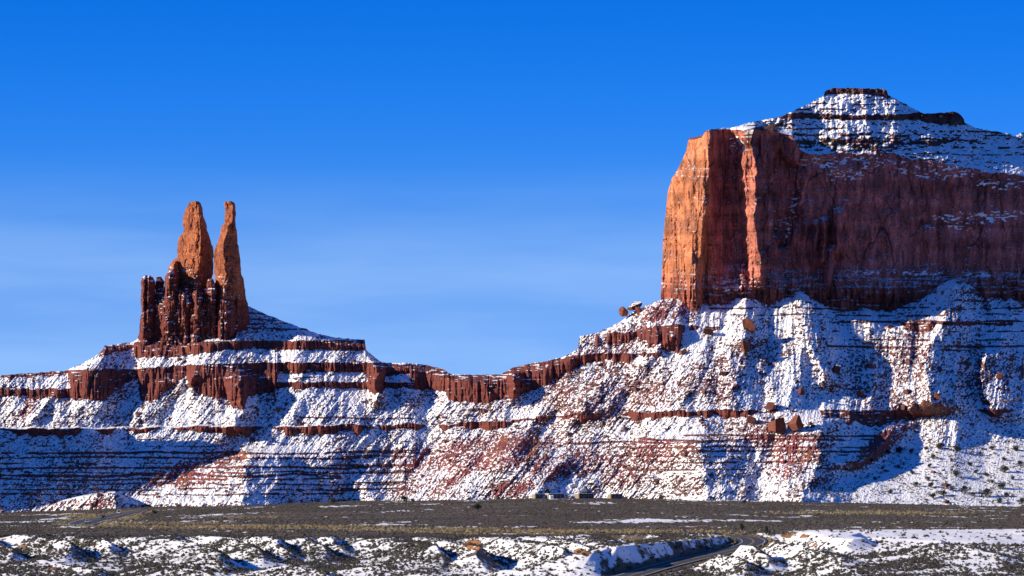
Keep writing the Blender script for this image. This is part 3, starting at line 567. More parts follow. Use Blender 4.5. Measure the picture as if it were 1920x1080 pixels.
for rows, d, y, s in [([(690, 262, 292, 270), (600, 264, 294, 272), (530, 265, 291, 272), (520, 267, 288, 272), (516, 272, 282, 276)], 11, YT + 12, 2), ([(690, 288, 312, 296), (600, 290, 310, 297), (528, 291, 308, 297), (519, 294, 303, 298)], 8, YT + 22, 3),
                      ([(690, 300, 338, 312), (600, 303, 336, 315), (530, 308, 334, 316), (515, 311, 332, 318), (507, 318, 326, 321)], 13, YT + 12, 4), ([(690, 334, 362, 344), (600, 336, 360, 345), (556, 338, 356, 345), (548, 342, 352, 346)], 9, YT + 6, 5),
                      ([(690, 352, 386, 366), (600, 354, 384, 366), (560, 356, 382, 366), (545, 362, 376, 368)], 10, YT + 4, 6), ([(690, 380, 412, 396), (600, 382, 410, 396), (548, 384, 408, 397), (528, 389, 402, 396), (522, 393, 400, 396)], 10, YT + 8, 7),
                      ([(690, 404, 444, 420), (620, 404, 444, 418), (575, 405, 440, 416), (560, 408, 430, 415)], 13, YT + 8, 8), ([(690, 420, 470, 424), (600, 420, 468, 424), (575, 424, 466, 428), (560, 426, 461, 430), (545, 426, 459, 430), (521, 430, 457, 434), (518, 438, 452, 444)], 16, YT + 26, 9)]:
    ped.append(loft(rows, d, y, s, 1.15, 110, 3.2, 0.1))
loft_mesh("pedestal", ped, M_cliff, tower)
loft_mesh("spire", [loft([(566, 334, 361, 349), (520, 336, 361, 350), (495, 340, 359, 350), (484, 346, 355, 350)], 6, YT + 25.5, 21, .4, 90, 2.4), loft([(566, 361, 376, 368), (496, 363, 374, 368), (486, 366, 371, 368)], 5, YT + 20.5, 22, .4, 70, 2.0),
                     loft([(556, 312, 338, 326), (505, 316, 337, 326), (495, 320, 335, 328), (489, 326, 333, 330)], 9, YT + 24, 23, .5, 90, 1.8), loft([(650, 318, 398, 370), (560, 318, 392, 371), (531, 318, 396, 371), (510, 318, 400, 371), (497, 319, 400, 372), (488, 324, 400, 374), (482, 332, 400, 376), (464, 332, 399, 377), (452, 333, 395, 377), (446, 336, 393, 377), (438, 343, 390, 376),
                           (430, 344, 388, 375), (418, 343, 386, 375), (412, 342, 384, 375), (404, 343, 382, 374), (398, 345, 381, 374), (390, 350, 379, 374), (383, 354, 377, 372), (378.5, 358, 374, 368), (377, 362, 370, 366)], 20, YT + 32, 10, .42, 170, 1.2)], M_cliff, tower)
loft_mesh("spire", [loft([(650, 400, 466, 417), (568, 402, 462, 417), (543, 403, 457, 420), (520, 403, 456, 422), (513, 402, 452, 423), (482, 400, 450, 420), (464, 403, 448, 418), (446, 411, 445, 422), (432, 414, 444, 425), (424, 416, 443, 427), (418, 421, 442, 434), (392, 422, 442, 436),
                           (389, 420, 442, 436), (383, 419.5, 441, 436), (379, 421, 438, 434), (377, 425, 434, 430)], 18, YT + 14, 12, .3, 150, 1.12)], M_cliff, tower)

# ------------------------------------------------------------------ the ground sheet
LIP = [(-700, 1004), (0, 1003), (150, 1005), (330, 1006), (560, 1004), (760, 1006), (960, 1007), (1100, 1004), (1340, 999), (1480, 996), (1560, 994), (1920, 992), (2700, 992)]
YL = 1335.0
gp = np.concatenate([np.arange(-720, 0, 9), np.arange(0, 1921, 1.7), np.arange(1928, 2640, 9)])
gy = np.concatenate([np.arange(900, 1000, 5), np.arange(1000, 1360, 1.0)])
s_ = 1.4
g2 = [1360.0]
while g2[-1] < 2900: g2.append(g2[-1] + s_); s_ = min(7.5, s_ * 1.02)
gy = np.concatenate([gy, g2])
GPX = np.repeat(gp[None], len(gy), 0); GY = np.repeat(gy[:, None], len(gp), 1)
GX = (GPX - 960) * GY / F
zl = ZC - (pl(GPX, LIP) - YH) * YL / F
zf = ZC - (pl(GPX, FOOT) - YH) * 2600 / F
tp = (GY - YL) / (2600 - YL)
GZ = zl + (zf - zl) * np.clip(tp, 0, 1.15)
GZ = GZ + np.where(tp > 0, (fbm(GX / 60, GY / 140, 3, 3) - .5) * 1.3 * ss(0, .06, tp), 0)
fr = np.clip((YL - GY) / 280, 0, 2)
frS = fr * ss(1900, 1500, GPX) + fr * .75 * ss(1500, 1900, GPX)
ltop = zl + .25
GZ = GZ - 5.0 * frS - 3.2 * ss(0, .16, fr) * ss(1620, 1480, GPX)
# foreground badlands: spurs that run down towards the right
near = ss(0.0, .06, fr)
hz = np.zeros_like(GZ)
for x0, y0, x1, y1, h, wl, wr in [(-40, 1325, 20, 1180, 3.2, 13, 6), (62, 1328, 130, 1200, 3.6, 14, 6.5), (142, 1328, 215, 1225, 3.0, 12, 6), (255, 1320, 420, 1130, 3.4, 22, 7), (292, 1328, 360, 1210, 3.4, 12, 7), (395, 1326, 500, 1180, 3.8, 14, 7), (480, 1328, 540, 1215, 3.4, 10, 6),
                                  (560, 1328, 612, 1215, 3.6, 13, 6), (600, 1330, 640, 1260, 2.6, 8, 5), (715, 1326, 830, 1170, 3.8, 20, 7.5), (810, 1325, 905, 1150, 3.6, 12, 7), (915, 1325, 1060, 1140, 4.0, 14, 8), (1000, 1328, 1110, 1150, 3.2, 12, 7), (1085, 1328, 1165, 1110, 4.6, 14, 9),
                                  (1418, 1250, 1530, 1150, 3.2, 9, 7), (1365, 1205, 1440, 1120, 2.8, 8, 6.5), (1325, 1165, 1400, 1080, 2.8, 8, 7), (1515, 1315, 1600, 1170, 3.4, 12, 8), (1640, 1230, 1790, 1120, 2.0, 20, 8), (1480, 1150, 1590, 1060, 2.0, 12, 7),
                                  (40, 1150, 200, 1040, 2.6, 18, 8), (250, 1120, 420, 1020, 2.6, 20, 8), (480, 1120, 640, 1030, 2.4, 18, 8), (640, 1130, 850, 1030, 2.4, 18, 8), (900, 1110, 1080, 1020, 2.2, 18, 8), (1700, 1130, 1880, 1040, 1.6, 20, 8)]:
    hr_ = math.sin(x0 * 12.9898) * 43758.5; hr_ -= math.floor(hr_); h *= (.85 if x0 < 700 else 1.15) + .6 * hr_; wl *= 1.25; wr *= (1.35 if x0 < 700 else 1.05) + .35 * hr_
    tq = np.clip((y0 - GY) / (y0 - y1), 0, 1)
    xc = x0 + (x1 - x0) * tq ** .8
    d = (GPX - xc) * GY / F + (afbm(GY / 18, GY * 0 + x0, 3, 3) - .5) * 5
    g = np.clip(1 - np.where(d < 0, -d / wl, d / wr), 0, 1)
    g = g * g * (1.6 - .6 * g)
    hz = np.maximum(hz, (1.15 if y0 > 1300 else 1.1) * h * g * ss(y0 + 12, y0 - 25, GY) * ss(y1 - 40, y1 + 30, GY))
GZ = GZ + hz * near
GZ = np.where(tp < 0, np.minimum(GZ, ltop - (ltop - GZ) * .06 - .5 * fr), GZ)
GZ = GZ + near * ((fbm(GX / 18, GY / 40, 5, 3) - .5) * 1.6 + (fbm(GX / 3.5, GY / 5, 8, 3) - .5) * .35)
# road
RD = [(1120, 1097, 1052), (1165, 1084, 1082), (1225, 1066, 1122), (1290, 1049, 1163), (1345, 1037, 1197), (1386, 1027, 1228), (1408, 1019.5, 1258), (1412, 1013, 1285), (1398, 1007.5, 1309), (1366, 1004, 1327), (1325, 1002, 1341),
      (1240, 1001, 1352), (1100, 1001, 1362), (900, 999, 1385), (700, 995.5, 1425), (500, 991.5, 1480), (320, 987.5, 1545), (220, 984.5, 1600), (170, 982.5, 1640), (150, 980, 1680), (158, 976.5, 1740), (178, 970.5, 1840), (202, 964.5, 1960), (228, 958.5, 2100), (255, 953.5, 2260), (275, 950.5, 2400)]
def catmull(p, n=26):
    p = np.array(p, float); q = np.vstack([2 * p[0] - p[1], p, 2 * p[-1] - p[-2]]); out = []
    for i in range(1, len(q) - 2):
        t = np.linspace(0, 1, n, endpoint=False)[:, None]; a, b, c, d_ = q[i - 1], q[i], q[i + 1], q[i + 2]
        out.append(.5 * (2 * b + (c - a) * t + (2 * a - 5 * b + 4 * c - d_) * t ** 2 + (3 * b - a - 3 * c + d_) * t ** 3))
    return np.vstack(out + [p[-1:]])
rdp = P(np.array([r[0] for r in RD], float), np.array([r[1] for r in RD], float), np.array([r[2] for r in RD], float))
rc = catmull(rdp)
def gz_at(X, Y):
    px = 960 + X * F / Y
    i = np.clip(np.searchsorted(gy, Y) - 1, 0, len(gy) - 2); j = np.clip(np.searchsorted(gp, px) - 1, 0, len(gp) - 2)
    a = np.clip((Y - gy[i]) / (gy[i + 1] - gy[i]), 0, 1); b = np.clip((px - gp[j]) / (gp[j + 1] - gp[j]), 0, 1)
    return (GZ[i, j] * (1 - b) + GZ[i, j + 1] * b) * (1 - a) + (GZ[i + 1, j] * (1 - b) + GZ[i + 1, j + 1] * b) * a
# the road lies on the plain where it has left the cutting
onpl = ss(1330, 1375, rc[:, 1])
zt = gz_at(rc[:, 0], rc[:, 1])
rc[:, 2] = rc[:, 2] * (1 - onpl) + (zt + .25) * onpl
ker = np.ones(15) / 15; zz = np.pad(rc[:, 2], 7, mode='edge'); rc[:, 2] = np.convolve(zz, ker, 'valid')
RW = 4.5
# pull the ground to the road
tg0 = np.gradient(rc, axis=0)[:, :2]; tg0 /= np.linalg.norm(tg0, axis=1, keepdims=True); nm0 = np.stack([tg0[:, 1], -tg0[:, 0]], -1)
side = np.zeros_like(GZ); best = np.full(GZ.shape, 1e9); zr = np.zeros_like(GZ)
for k in range(0, len(rc), 2):
    x, y, z = rc[k]
    i0, i1 = np.searchsorted(gy, [y - 26, y + 26])
    if i1 <= i0: continue
    sub = np.hypot(GX[i0:i1] - x, GY[i0:i1] - y)
    m = sub < best[i0:i1]
    zr[i0:i1][m] = z; best[i0:i1][m] = sub[m]
    side[i0:i1][m] = ((GX[i0:i1] - x) * nm0[k, 0] + (GY[i0:i1] - y) * nm0[k, 1])[m]
sb = np.where(side < 0, best, 0)           # the cut bank on the inside of the bend
bank = zr + 5.6 * np.minimum(np.clip((sb - RW - 1.2) / 7.5, 0, 1), np.clip((36 - sb) / 20, 0, 1)) + (fbm(GX / 6, GY / 9, 6, 3) - .5) * 1.2
bank = np.minimum(bank, ltop - .1)
wb = ss(1085, 1110, GY) * ss(1332, 1322, GY) * (sb > RW) * (sb < 36)
GZ = np.where(wb > 0, GZ + np.maximum(bank - GZ, 0) * wb, GZ)
kk2 = ss(11 + 5 * ss(1580, 1700, GY), RW + 1.6 + 4 * ss(1580, 1700, GY), best)
GZ = GZ * (1 - kk2) + (zr - .22) * kk2
GV = np.stack([GX, GY, GZ], -1); GN = gnormal(GV)
GPY = YH + (ZC - GZ) * F / GY
# cover: foreground mostly snow, plain mostly brush with streaks of snow
pn = fbm(GX / 5, GY / 9, 3, 4)
fs = .88 + .08 * (wb > 0) * (sb < 22) + (pn - .5) * .9 + (fbm(GX / 1.6, GY / 5, 9, 3) - .5) * .7 + (GN[..., 2] - .93) * .6
fs -= .35 * ss(.5, .68, fbm(GX / 22, GY / 50, 6, 3)) * ss(1120, 1160, GY)
ps = (afbm(GX / 26, GY / 70, 7, 4) - .68) * 3.0 + (fbm(GX / 2.2, GY / 16, 9, 3) - .5) * 2.1 + .22
for x, y, rx, ry, a in [(920, 988, 160, 2.4, .75), (1180, 978, 150, 5, .62), (1300, 974, 90, 4, .5), (110, 975, 55, 4, 1.1), (120, 968, 40, 4, 1.0), (60, 979, 60, 2.2, .9), (560, 950, 90, 2.5, .45), (720, 955, 120, 8, .25), (470, 969, 60, 1.6, .6), (640, 979, 50, 2, .6), (700, 984, 60, 2, .7), (1420, 968, 200, 3, .3), (1500, 955, 200, 5, .12), (900, 1001, 60, 1.5, .4), (170, 989, 90, 1.6, .4), (420, 998, 60, 1.6, .5), (1000, 944, 200, 2, .25), (1340, 939, 90, 3, .3), (800, 940, 80, 2, .3)]:
    ps += a * blob(GPX, GPY, x, y, rx, ry)
ps += 1.1 * ss(0, 3, GPY - pl(GPX, [(-720, 1100), (1470, 1100), (1500, 998), (1560, 994.5), (1700, 993.5), (1920, 993.5), (2700, 994)]))
fs += .3 * ss(1440, 1560, GPX)
tlip = ss(1318, 1338, GY + (fbm(GX / 6, GY / 16, 4, 3) - .5) * 46) * ss(1500, 1440, GPX) + ss(1338, 1350, GY) * ss(1440, 1500, GPX)
gsn = fs * (1 - tlip) + ps * tlip
brn = mixc3(C(.125, .102, .074), C(.092, .072, .054), ss(.4, .6, fbm(GX / 40, GY / 90, 2, 3)))
brn = mixc3(brn, C(.16, .085, .05), ss(.58, .72, fbm(GX / 18, GY / 60, 12, 3)) * .6 * tlip)
gol = np.zeros_like(GZ)
for x, y, rx, ry, a in [(222, 970, 42, 6.5, 1), (190, 976, 26, 4, 1), (150, 968, 40, 3.5, .6), (240, 963, 30, 3, .8), (300, 982, 140, 2.2, .7), (520, 988, 200, 2.2, .8), (760, 993, 200, 2.4, .8), (1040, 997, 260, 2.6, .9), (1300, 998, 120, 2, .8), (300, 952, 140, 3, .4), (460, 970, 80, 2, .5), (1440, 1004, 70, 5, .5), (1650, 962, 200, 4, .25), (110, 958, 40, 3, .6)]:
    gol = np.maximum(gol, a * blob(GPX, GPY, x, y, rx, ry))
verge = ss(13, 8, best) * ss(RW - .2, RW + .8, best) * (.35 + .5 * ss(1380, 1500, GY))
gol = np.clip(np.maximum(gol * (.35 + .9 * fbm(GX / 7, GY / 14, 6, 3)), verge * 1.2), 0, 1)
soil = np.zeros_like(GZ)
for x, y, rx, ry, k, a in [(888, 1022, 22, 11, .3, 1), (905, 1036, 14, 5, .5, .7), (1092, 1036, 20, 9, 1.2, 1), (1082, 1047, 9, 5, 0, .7), (546, 1030, 5, 9, -.3, 1), (1490, 1004, 32, 7, 0, .75), (92, 1066, 16, 9, -1, .8), (45, 1024, 6, 5, 0, .8), (1527, 1021, 9, 6, 0, .7), (1775, 1044, 30, 4, 0, .6), (605, 1030, 16, 3, -2, .5), (8, 1013, 8, 6, 0, .5)]:
    soil = np.maximum(soil, a * blob(GPX, GPY, x, y, rx, ry, k))
soil = np.clip(soil * 2.4 * (fbm(GX / 1.6, GY / 6, 4, 4) - .12) - .25, 0, 1)
grk = mixc3(brn, C(.27, .20, .10), gol * .5)
grk = mixc3(grk, C(.40, .165, .05), soil)
gsn = gsn - gol * .25 - soil * 1.3 - ss(9, 6.5, best) * 1.2
gsn = np.clip(gsn, 0, 1)
me = raw_mesh("ground", GV.reshape(-1, 3), grid_faces(*GZ.shape), 4, M_ground, True, {'snow': gsn.ravel(), 'rock': grk.reshape(-1, 3)})
tag(link("ground", me), "desert plain of brown brush with streaks of snow and snowy foreground hillocks", "ground", kind="structure")
B_ = 30000
far_ = MB().poly([(-B_, -B_, -16), (B_, -B_, -16), (B_, B_, -16), (-B_, B_, -16)], [(0, 1, 2, 3)]).build("terrain", plain("far_desert", (.11, .075, .055), scale=.01))
tag(far_, "brown desert flats reaching to the horizon", "desert", kind="structure")
def ground_hit(px, py):
    j = int(np.clip(np.searchsorted(gp, px), 0, len(gp) - 1)); c = GPY[:, j]
    i = np.nonzero((c <= py) & (gy > 940))[0]; i = int(i[0]) if len(i) else len(gy) - 1
    return GV[i, j].copy(), GN[i, j]

# road ribbon and its lines
tg = np.gradient(rc, axis=0); tg[:, 2] = 0; tg /= np.linalg.norm(tg, axis=1, keepdims=True)
nm = np.stack([tg[:, 1], -tg[:, 0], 0 * tg[:, 0]], -1)
def ribbon(a, b, dz, sel=None):
    wk = (1 + .7 * ss(1620, 1760, rc[:, 1]) * ss(2300, 2150, rc[:, 1]))[:, None]
    V = np.stack([rc + nm * a * wk, rc + nm * b * wk], 1); V[..., 2] += dz
    if sel is not None: V = V[sel[0]:sel[1]]
    return V.reshape(-1, 3), grid_faces(len(V), 2)
v, f = ribbon(-RW, RW, 0)
road = link("road", raw_mesh("road", v, f, 4, M_asphalt, True)); tag(road, "dark two-lane asphalt road curving through the snowy hillocks onto the plain", "road", kind="structure")
for nme, mt_, offs, wdt in (("centre_line", M_yellow, (-.22, .22), .16), ("edge_line", M_white, (-3.7, 3.7), .18)):
    for o_ in offs:
        v, f = ribbon(o_ - wdt / 2, o_ + wdt / 2, .02); link(nme, raw_mesh(nme, v, f, 4, mt_, True), road)

# ------------------------------------------------------------------ brush, grass, rubble
def tuft_mesh(n_leaf, r, h, leaf, seed, blobk=.7, up=.3):
    """leaf-sized triangles through a dome round a small ragged core"""
    g = np.random.default_rng(seed); V = []; Fc = []
    if blobk:
        for a in range(6):
            th = a * math.pi / 3 + g.random() * .5; V.append((blobk * r * math.cos(th) * (.7 + .5 * g.random()), blobk * r * math.sin(th) * (.7 + .5 * g.random()), h * (.15 + .25 * g.random())))
        V += [(0, 0, h * .82), (0, 0, -.15)]
        for a in range(6): Fc += [(a, (a + 1) % 6, 6), ((a + 1) % 6, a, 7)]
    for _ in range(n_leaf):
        d = g.normal(size=3); d[2] = abs(d[2]) * 1.0; d /= np.linalg.norm(d)
        c = d * (.55 + .5 * g.random()) * np.array([r, r, h])
        a = g.normal(size=3); a[2] += up; a *= leaf / np.linalg.norm(a); b = g.normal(size=3); b *= leaf * .6 / np.linalg.norm(b)
        k = len(V); V += [tuple(c - b * .5), tuple(c + b * .5), tuple(c + a)]; Fc.append((k, k + 1, k + 2))
    return np.array(V, float), np.array(Fc, int)
def scatter(name, protos, pos, scale, mat):
    Vs, Fs = [], []; b = 0
    kind = rng.integers(0, len(protos), len(pos)); rot = rng.random(len(pos)) * 6.283
    for k, (V, Fc) in enumerate(protos):
        I = np.nonzero(kind == k)[0]
        if not len(I): continue
        c, s = np.cos(rot[I])[:, None], np.sin(rot[I])[:, None]
        x = V[None, :, 0] * c - V[None, :, 1] * s; y = V[None, :, 0] * s + V[None, :, 1] * c; z = np.repeat(V[None, :, 2], len(I), 0)
        W = np.stack([x, y, z], -1) * scale[I].reshape(len(I), 1, -1) + pos[I][:, None]
        Vs.append(W.reshape(-1, 3)); Fs.append((Fc[None] + (np.arange(len(I)) * len(V))[:, None, None]).reshape(-1, 3) + b); b += W.shape[0] * W.shape[1]
    return link(name, raw_mesh(name, np.concatenate(Vs), np.concatenate(Fs), 3, mat))
sage = [tuft_mesh(16, .55, .62, .32, 40 + k, .8) for k in range(6)]
# foreground sage: even-ish in the picture's ground area, thicker in drifts
def pick(n, y0, y1, dens):
    X, Y = [], []
    while sum(map(len, X)) < n:
        px = rng.uniform(-60, 1980, 60000); yy = rng.uniform(y0, y1, 60000)
        i = np.clip(np.searchsorted(gy, yy), 0, len(gy) - 1); j = np.clip(np.searchsorted(gp, px), 0, len(gp) - 1)
        k = rng.random(60000) < dens(i, j); X.append(px[k]); Y.append(yy[k])
    px = np.concatenate(X)[:n]; yy = np.concatenate(Y)[:n]; x = (px - 960) * yy / F
    return np.stack([x, yy, gz_at(x, yy)], -1), px
cl1 = ss(.36, .62, fbm(GX / 11, GY / 20, 11, 3)) * (.45 + .55 * ss(.35, .6, fbm(GX / 50, GY / 90, 13, 3))) * .85 + .12
cl1 = cl1 * np.where((wb > 0) & (sb < 22), .6, 1)
cl1 = cl1 * (best > RW + 2.2) * (1 - .85 * soil) * np.where(GPX > 1460, ss(1012, 1018, GPY - (GPX - 1560) * .018) * .9 + .07, 1) * ss(1900, 600, GPX * 0)
fore, fpx = pick(38000, 950, 1335, lambda i, j: cl1[i, j])
fsz = np.clip(rng.lognormal(-.28, .36, len(fore)), .35, 1.8)
# the nearest and largest 300 are plants of their own
sc_ = fsz / fore[:, 1] * ((fpx > 2) & (fpx < 1918) & (YH + (ZC - fore[:, 2]) * F / fore[:, 1] < 1079))
own = np.argsort(-sc_)[:300]; rest = np.setdiff1d(np.arange(len(fore)), own)
o = scatter("sagebrush", sage, fore[rest], (fsz[rest, None] * np.array([[1.05, 1.05, .95]])), M_sage)
tag(o, "low dark sagebrush dotted over the snowy foreground hillocks", "sagebrush", kind="stuff")
plants = [tuft_mesh(60, .56, .66, .22, 70 + k, .75) for k in range(5)]
pm = [raw_mesh("sage_shrub", V, Fc, 3, M_sage) for V, Fc in plants]
for k, q in enumerate(own):
    o = link("sage_shrub", pm[k % 5], None, fore[q] + np.array([0, 0, -.03])); s = float(fsz[q]); o.scale = (s * 1.05, s * 1.05, s * .95); o.rotation_euler = (0, 0, random.random() * 6.28)
    tag(o, "small dark sage shrub growing on the snowy foreground hillocks", "shrub", "sage shrubs on the snowy foreground hillocks")
pd = (.45 + .55 * ss(.4, .6, fbm(GX / 30, GY / 60, 5, 3))) * (best > RW + 2 + 3.5 * ss(1600, 1720, GY)) * ss(.75, .35, gsn)
plainp, _ = pick(30000, 1322, 2620, lambda i, j: pd[i, j] * (1338 / gy[i]) ** .6)
o = scatter("brush", sage, plainp, (np.clip(rng.lognormal(-.1, .3, len(plainp)), .5, 1.8)[:, None] * np.array([[1.0, 1.0, .7]])), M_brush)
tag(o, "grey-brown brush covering the flat desert plain", "brush", kind="stuff")
gd = gol * (best > RW + .4 + 4.2 * ss(1600, 1720, GY))
gt = [tuft_mesh(14, .4, .5, .5, 90 + k, 0, 1.6) for k in range(4)]
gpz, _ = pick(3800, 1200, 2300, lambda i, j: gd[i, j])
o = scatter("dry_grass", gt, gpz, rng.uniform(.7, 1.4, (len(gpz), 1)), M_grass)
tag(o, "yellow dry grass along the road verges", "grass", kind="stuff")
# rubble on the talus
def rock_proto(seed):
    g = np.random.default_rng(seed)
    V = np.array([(x, y, z) for z in (-1, 1) for x, y in ((-1, -1), (1, -1), (1, 1), (-1, 1))], float) * .5 + g.uniform(-.22, .22, (8, 3))
    Fc = [(0, 1, 5), (0, 5, 4), (1, 2, 6), (1, 6, 5), (2, 3, 7), (2, 7, 6), (3, 0, 4), (3, 4, 7), (4, 5, 6), (4, 6, 7)]
    return V, np.array(Fc, int)
rp = [rock_proto(k) for k in range(8)]
ii = rng.integers(4, NR - 2, 90000); jj = rng.integers(60, len(hp) - 40, 90000)
pr_ = (1 - S[ii, jj]) * (.15 + ss(.45, .66, fbm(PX[ii, jj] / 50, PY[ii, jj] / 50, 12, 3))) * (1 - .8 * fan[ii, jj]) * np.where(PX[ii, jj] > 1000, 1.0, .5)
k_ = np.nonzero(rng.random(len(ii)) < pr_ * .40)[0][:15000]
rs = np.clip(rng.lognormal(-.4, .5, len(k_)), .4, 2.8)
o = scatter("rubble", rp, HV[ii[k_], jj[k_]], (rs[:, None] * rng.uniform(.7, 1.3, (len(k_), 3))), M_rubble)
tag(o, "countless fallen red rocks strewn over the snowy talus", "rubble", kind="stuff")
# dark brush on the fan at the right and specks on the talus
kf = np.nonzero(rng.random(len(ii)) < fan[ii, jj] * .42 * ss(.3, .6, fbm(PX[ii, jj] / 16, PY[ii, jj] / 9, 3, 3)))[0]
o = scatter("brush", sage, HV[ii[kf], jj[kf]], (rng.uniform(.6, 1.5, (len(kf), 1)) * np.array([[1.2, 1.2, .9]])), M_brush)
tag(o, "low dark brush dotted over the snowy fan at the lower right", "brush", kind="stuff")

# ------------------------------------------------------------------ boulders
def boulder_mesh(name, sx, sy, sz, seed, mat):
    import bmesh
    g = np.random.default_rng(seed); bm = bmesh.new()
    bmesh.ops.create_icosphere(bm, subdivisions=4, radius=1)
    V = np.array([v.co[:] for v in bm.verts])
    for _ in range(9):                    # flat broken faces
        n = g.normal(size=3) * (.22 if _ < 6 else 1.0) + (np.eye(3)[_ % 3] * (1 if _ < 3 else -1) if _ < 6 else 0); n /= np.linalg.norm(n); d = g.uniform(.42, .58) if _ < 6 else g.uniform(.55, .75)
        e = V @ n - d; V = V - np.clip(e, 0, None)[:, None] * n
    V += (fbm(V[:, 0] * 3 + V[:, 2] * 2 + seed, V[:, 1] * 3 - V[:, 2] * 2.4, 4, 4)[:, None] - .5) * .16 * V
    V *= np.array([sx, sy, sz]) * .82
    for v, c in zip(bm.verts, V): v.co = c
    me = bpy.data.meshes.new(name); bm.to_mesh(me); bm.free(); me.materials.append(mat); return me
for k, (x, y, w_, h_, tilt, mt_, lab) in enumerate([
        (1405, 611, 30, 32, .2, M_boulder, "large rounded orange boulder high on the talus below the mesa"), (1397, 651, 19, 30, -.2, M_boulder, "tall orange boulder just below the large rounded boulder"),
        (1455, 800, 40, 52, .15, M_boulder, "big orange split boulder, left of the pair low on the talus"), (1492, 797, 40, 44, -.4, M_boulder, "tilted slab boulder leaning right beside the split boulder"),
        (1445, 760, 22, 22, 0, M_boulder_dark, "dark maroon boulder above the big split boulder"), (1408, 788, 26, 20, .2, M_boulder_dark, "low maroon boulder left of the big split boulder"),
        (1569, 691, 18, 28, .3, M_boulder_dark, "narrow maroon boulder standing in the blue shaded gully"), (1614, 738, 15, 18, .1, M_boulder, "small orange boulder at the foot of a snow rib in the shade"),
        (1501, 734, 14, 18, -.5, M_boulder, "small leaning orange boulder amid snowy rubble"), (1736, 757, 18, 20, 0, M_boulder, "square orange boulder at the foot of the long snowy spur"),
        (1757, 744, 18, 14, .5, M_boulder, "snow-capped boulder up-right of the square boulder on the spur"), (1328, 622, 30, 18, .2, M_boulder_dark, "flat dark boulder on the talus right of the upper red ledge"),
        (1168, 585, 17, 22, .1, M_boulder, "bright orange block perched on the skyline left of the mesa"), (1188, 574, 36, 13, -.5, M_boulder_dark, "dark slanting slab on the skyline left of the mesa"),
        (1197, 580, 10, 16, .1, M_boulder, "small upright orange block below the slanting skyline slab"), (1357, 700, 16, 16, .2, M_boulder_dark, "dark boulder in the middle of the talus below the mesa"),
        (1632, 685, 14, 16, 0, M_boulder, "orange boulder among snowy rubble right of the shaded gully"), (1280, 660, 16, 14, 0, M_boulder, "small orange boulder beneath the upper red ledge"),
        (1700, 735, 16, 15, .3, M_boulder_dark, "maroon boulder on the snowy rubble left of the long spur"), (1874, 706, 20, 16, .2, M_boulder_dark, "dark boulder on the rubble slope at the right edge"),
        (1668, 612, 12, 10, 0, M_boulder_dark, "small dark boulder under the shaded snow ribs below the mesa")]):
    i, j, p, n = hill_at(x, y + h_ * .3)
    Yb = float(p[1]); m_ = Yb / F
    q_ = .58 if w_ >= 40 else .72; w_, h_ = w_ * q_, h_ * q_
    me = boulder_mesh("boulder", w_ * m_, (w_ + h_) * .5 * m_, h_ * m_, 100 + k, mt_)
    o = link("boulder", me, None, P(np.float64(x), np.float64(y), Yb - .10 * w_ * m_)); o.rotation_euler = (0, tilt, .3 * (k % 5))
    tag(o, lab, "boulder")

# ------------------------------------------------------------------ junipers
def juniper_parts(seed):
    g = np.random.default_rng(seed); V = []; Fc = []
    cl = [(g.normal(0, .32), g.normal(0, .32), .45 + .65 * g.random(), .30 + .22 * g.random()) for _ in range(9)]
    cl.append((0, 0, .6, .55))
    for cx, cy, cz, cr in cl:
        for _ in range(95):
            d_ = g.normal(size=3); d_ /= np.linalg.norm(d_); c = np.array([cx, cy, cz]) + d_ * cr * (.5 + .55 * g.random())
            if c[2] < .06: c[2] = .06 + .1 * g.random()
            a = g.normal(size=3); a *= .15 / np.linalg.norm(a); b = g.normal(size=3); b *= .11 / np.linalg.norm(b)
            k = len(V); V += [c - b * .5, c + b * .5, c + a]; Fc.append((k, k + 1, k + 2))
    crown = raw_mesh("crown", np.array(V), np.array(Fc), 3, M_juniper)
    mb_ = MB()
    mb_.cone(0, 0, -.15, .5, .10, .06)
    for a in range(4):
        th = a * 1.57 + g.random(); x, y = .28 * math.cos(th), .28 * math.sin(th)
        mb_.poly([(.05, 0, .1), (-.04, .05, .1), (-.04, -.05, .1), (x, y, .75), (x + .02, y + .02, .75), (x + .02, y - .02, .75)], [(0, 1, 4, 3), (1, 2, 5, 4), (2, 0, 3, 5), (3, 4, 5)])
    me = bpy.data.meshes.new("trunk"); me.from_pydata([tuple(map(float, v)) for v in mb_.v], [], mb_.f); me.materials.append(M_bark)
    return crown, me
jp = [juniper_parts(s) for s in (3, 4, 5, 6)]
def juniper(k, loc, width, height, label, group=None):
    root = empty("juniper_tree", loc, random.random() * 6.28)
    c = link("crown", jp[k % 4][0], root); t_ = link("trunk", jp[k % 4][1], root)
    for q in (c, t_): q.scale = (width / 1.5, width / 1.5, height / 1.25)
    tag(root, label, "juniper", group); return root
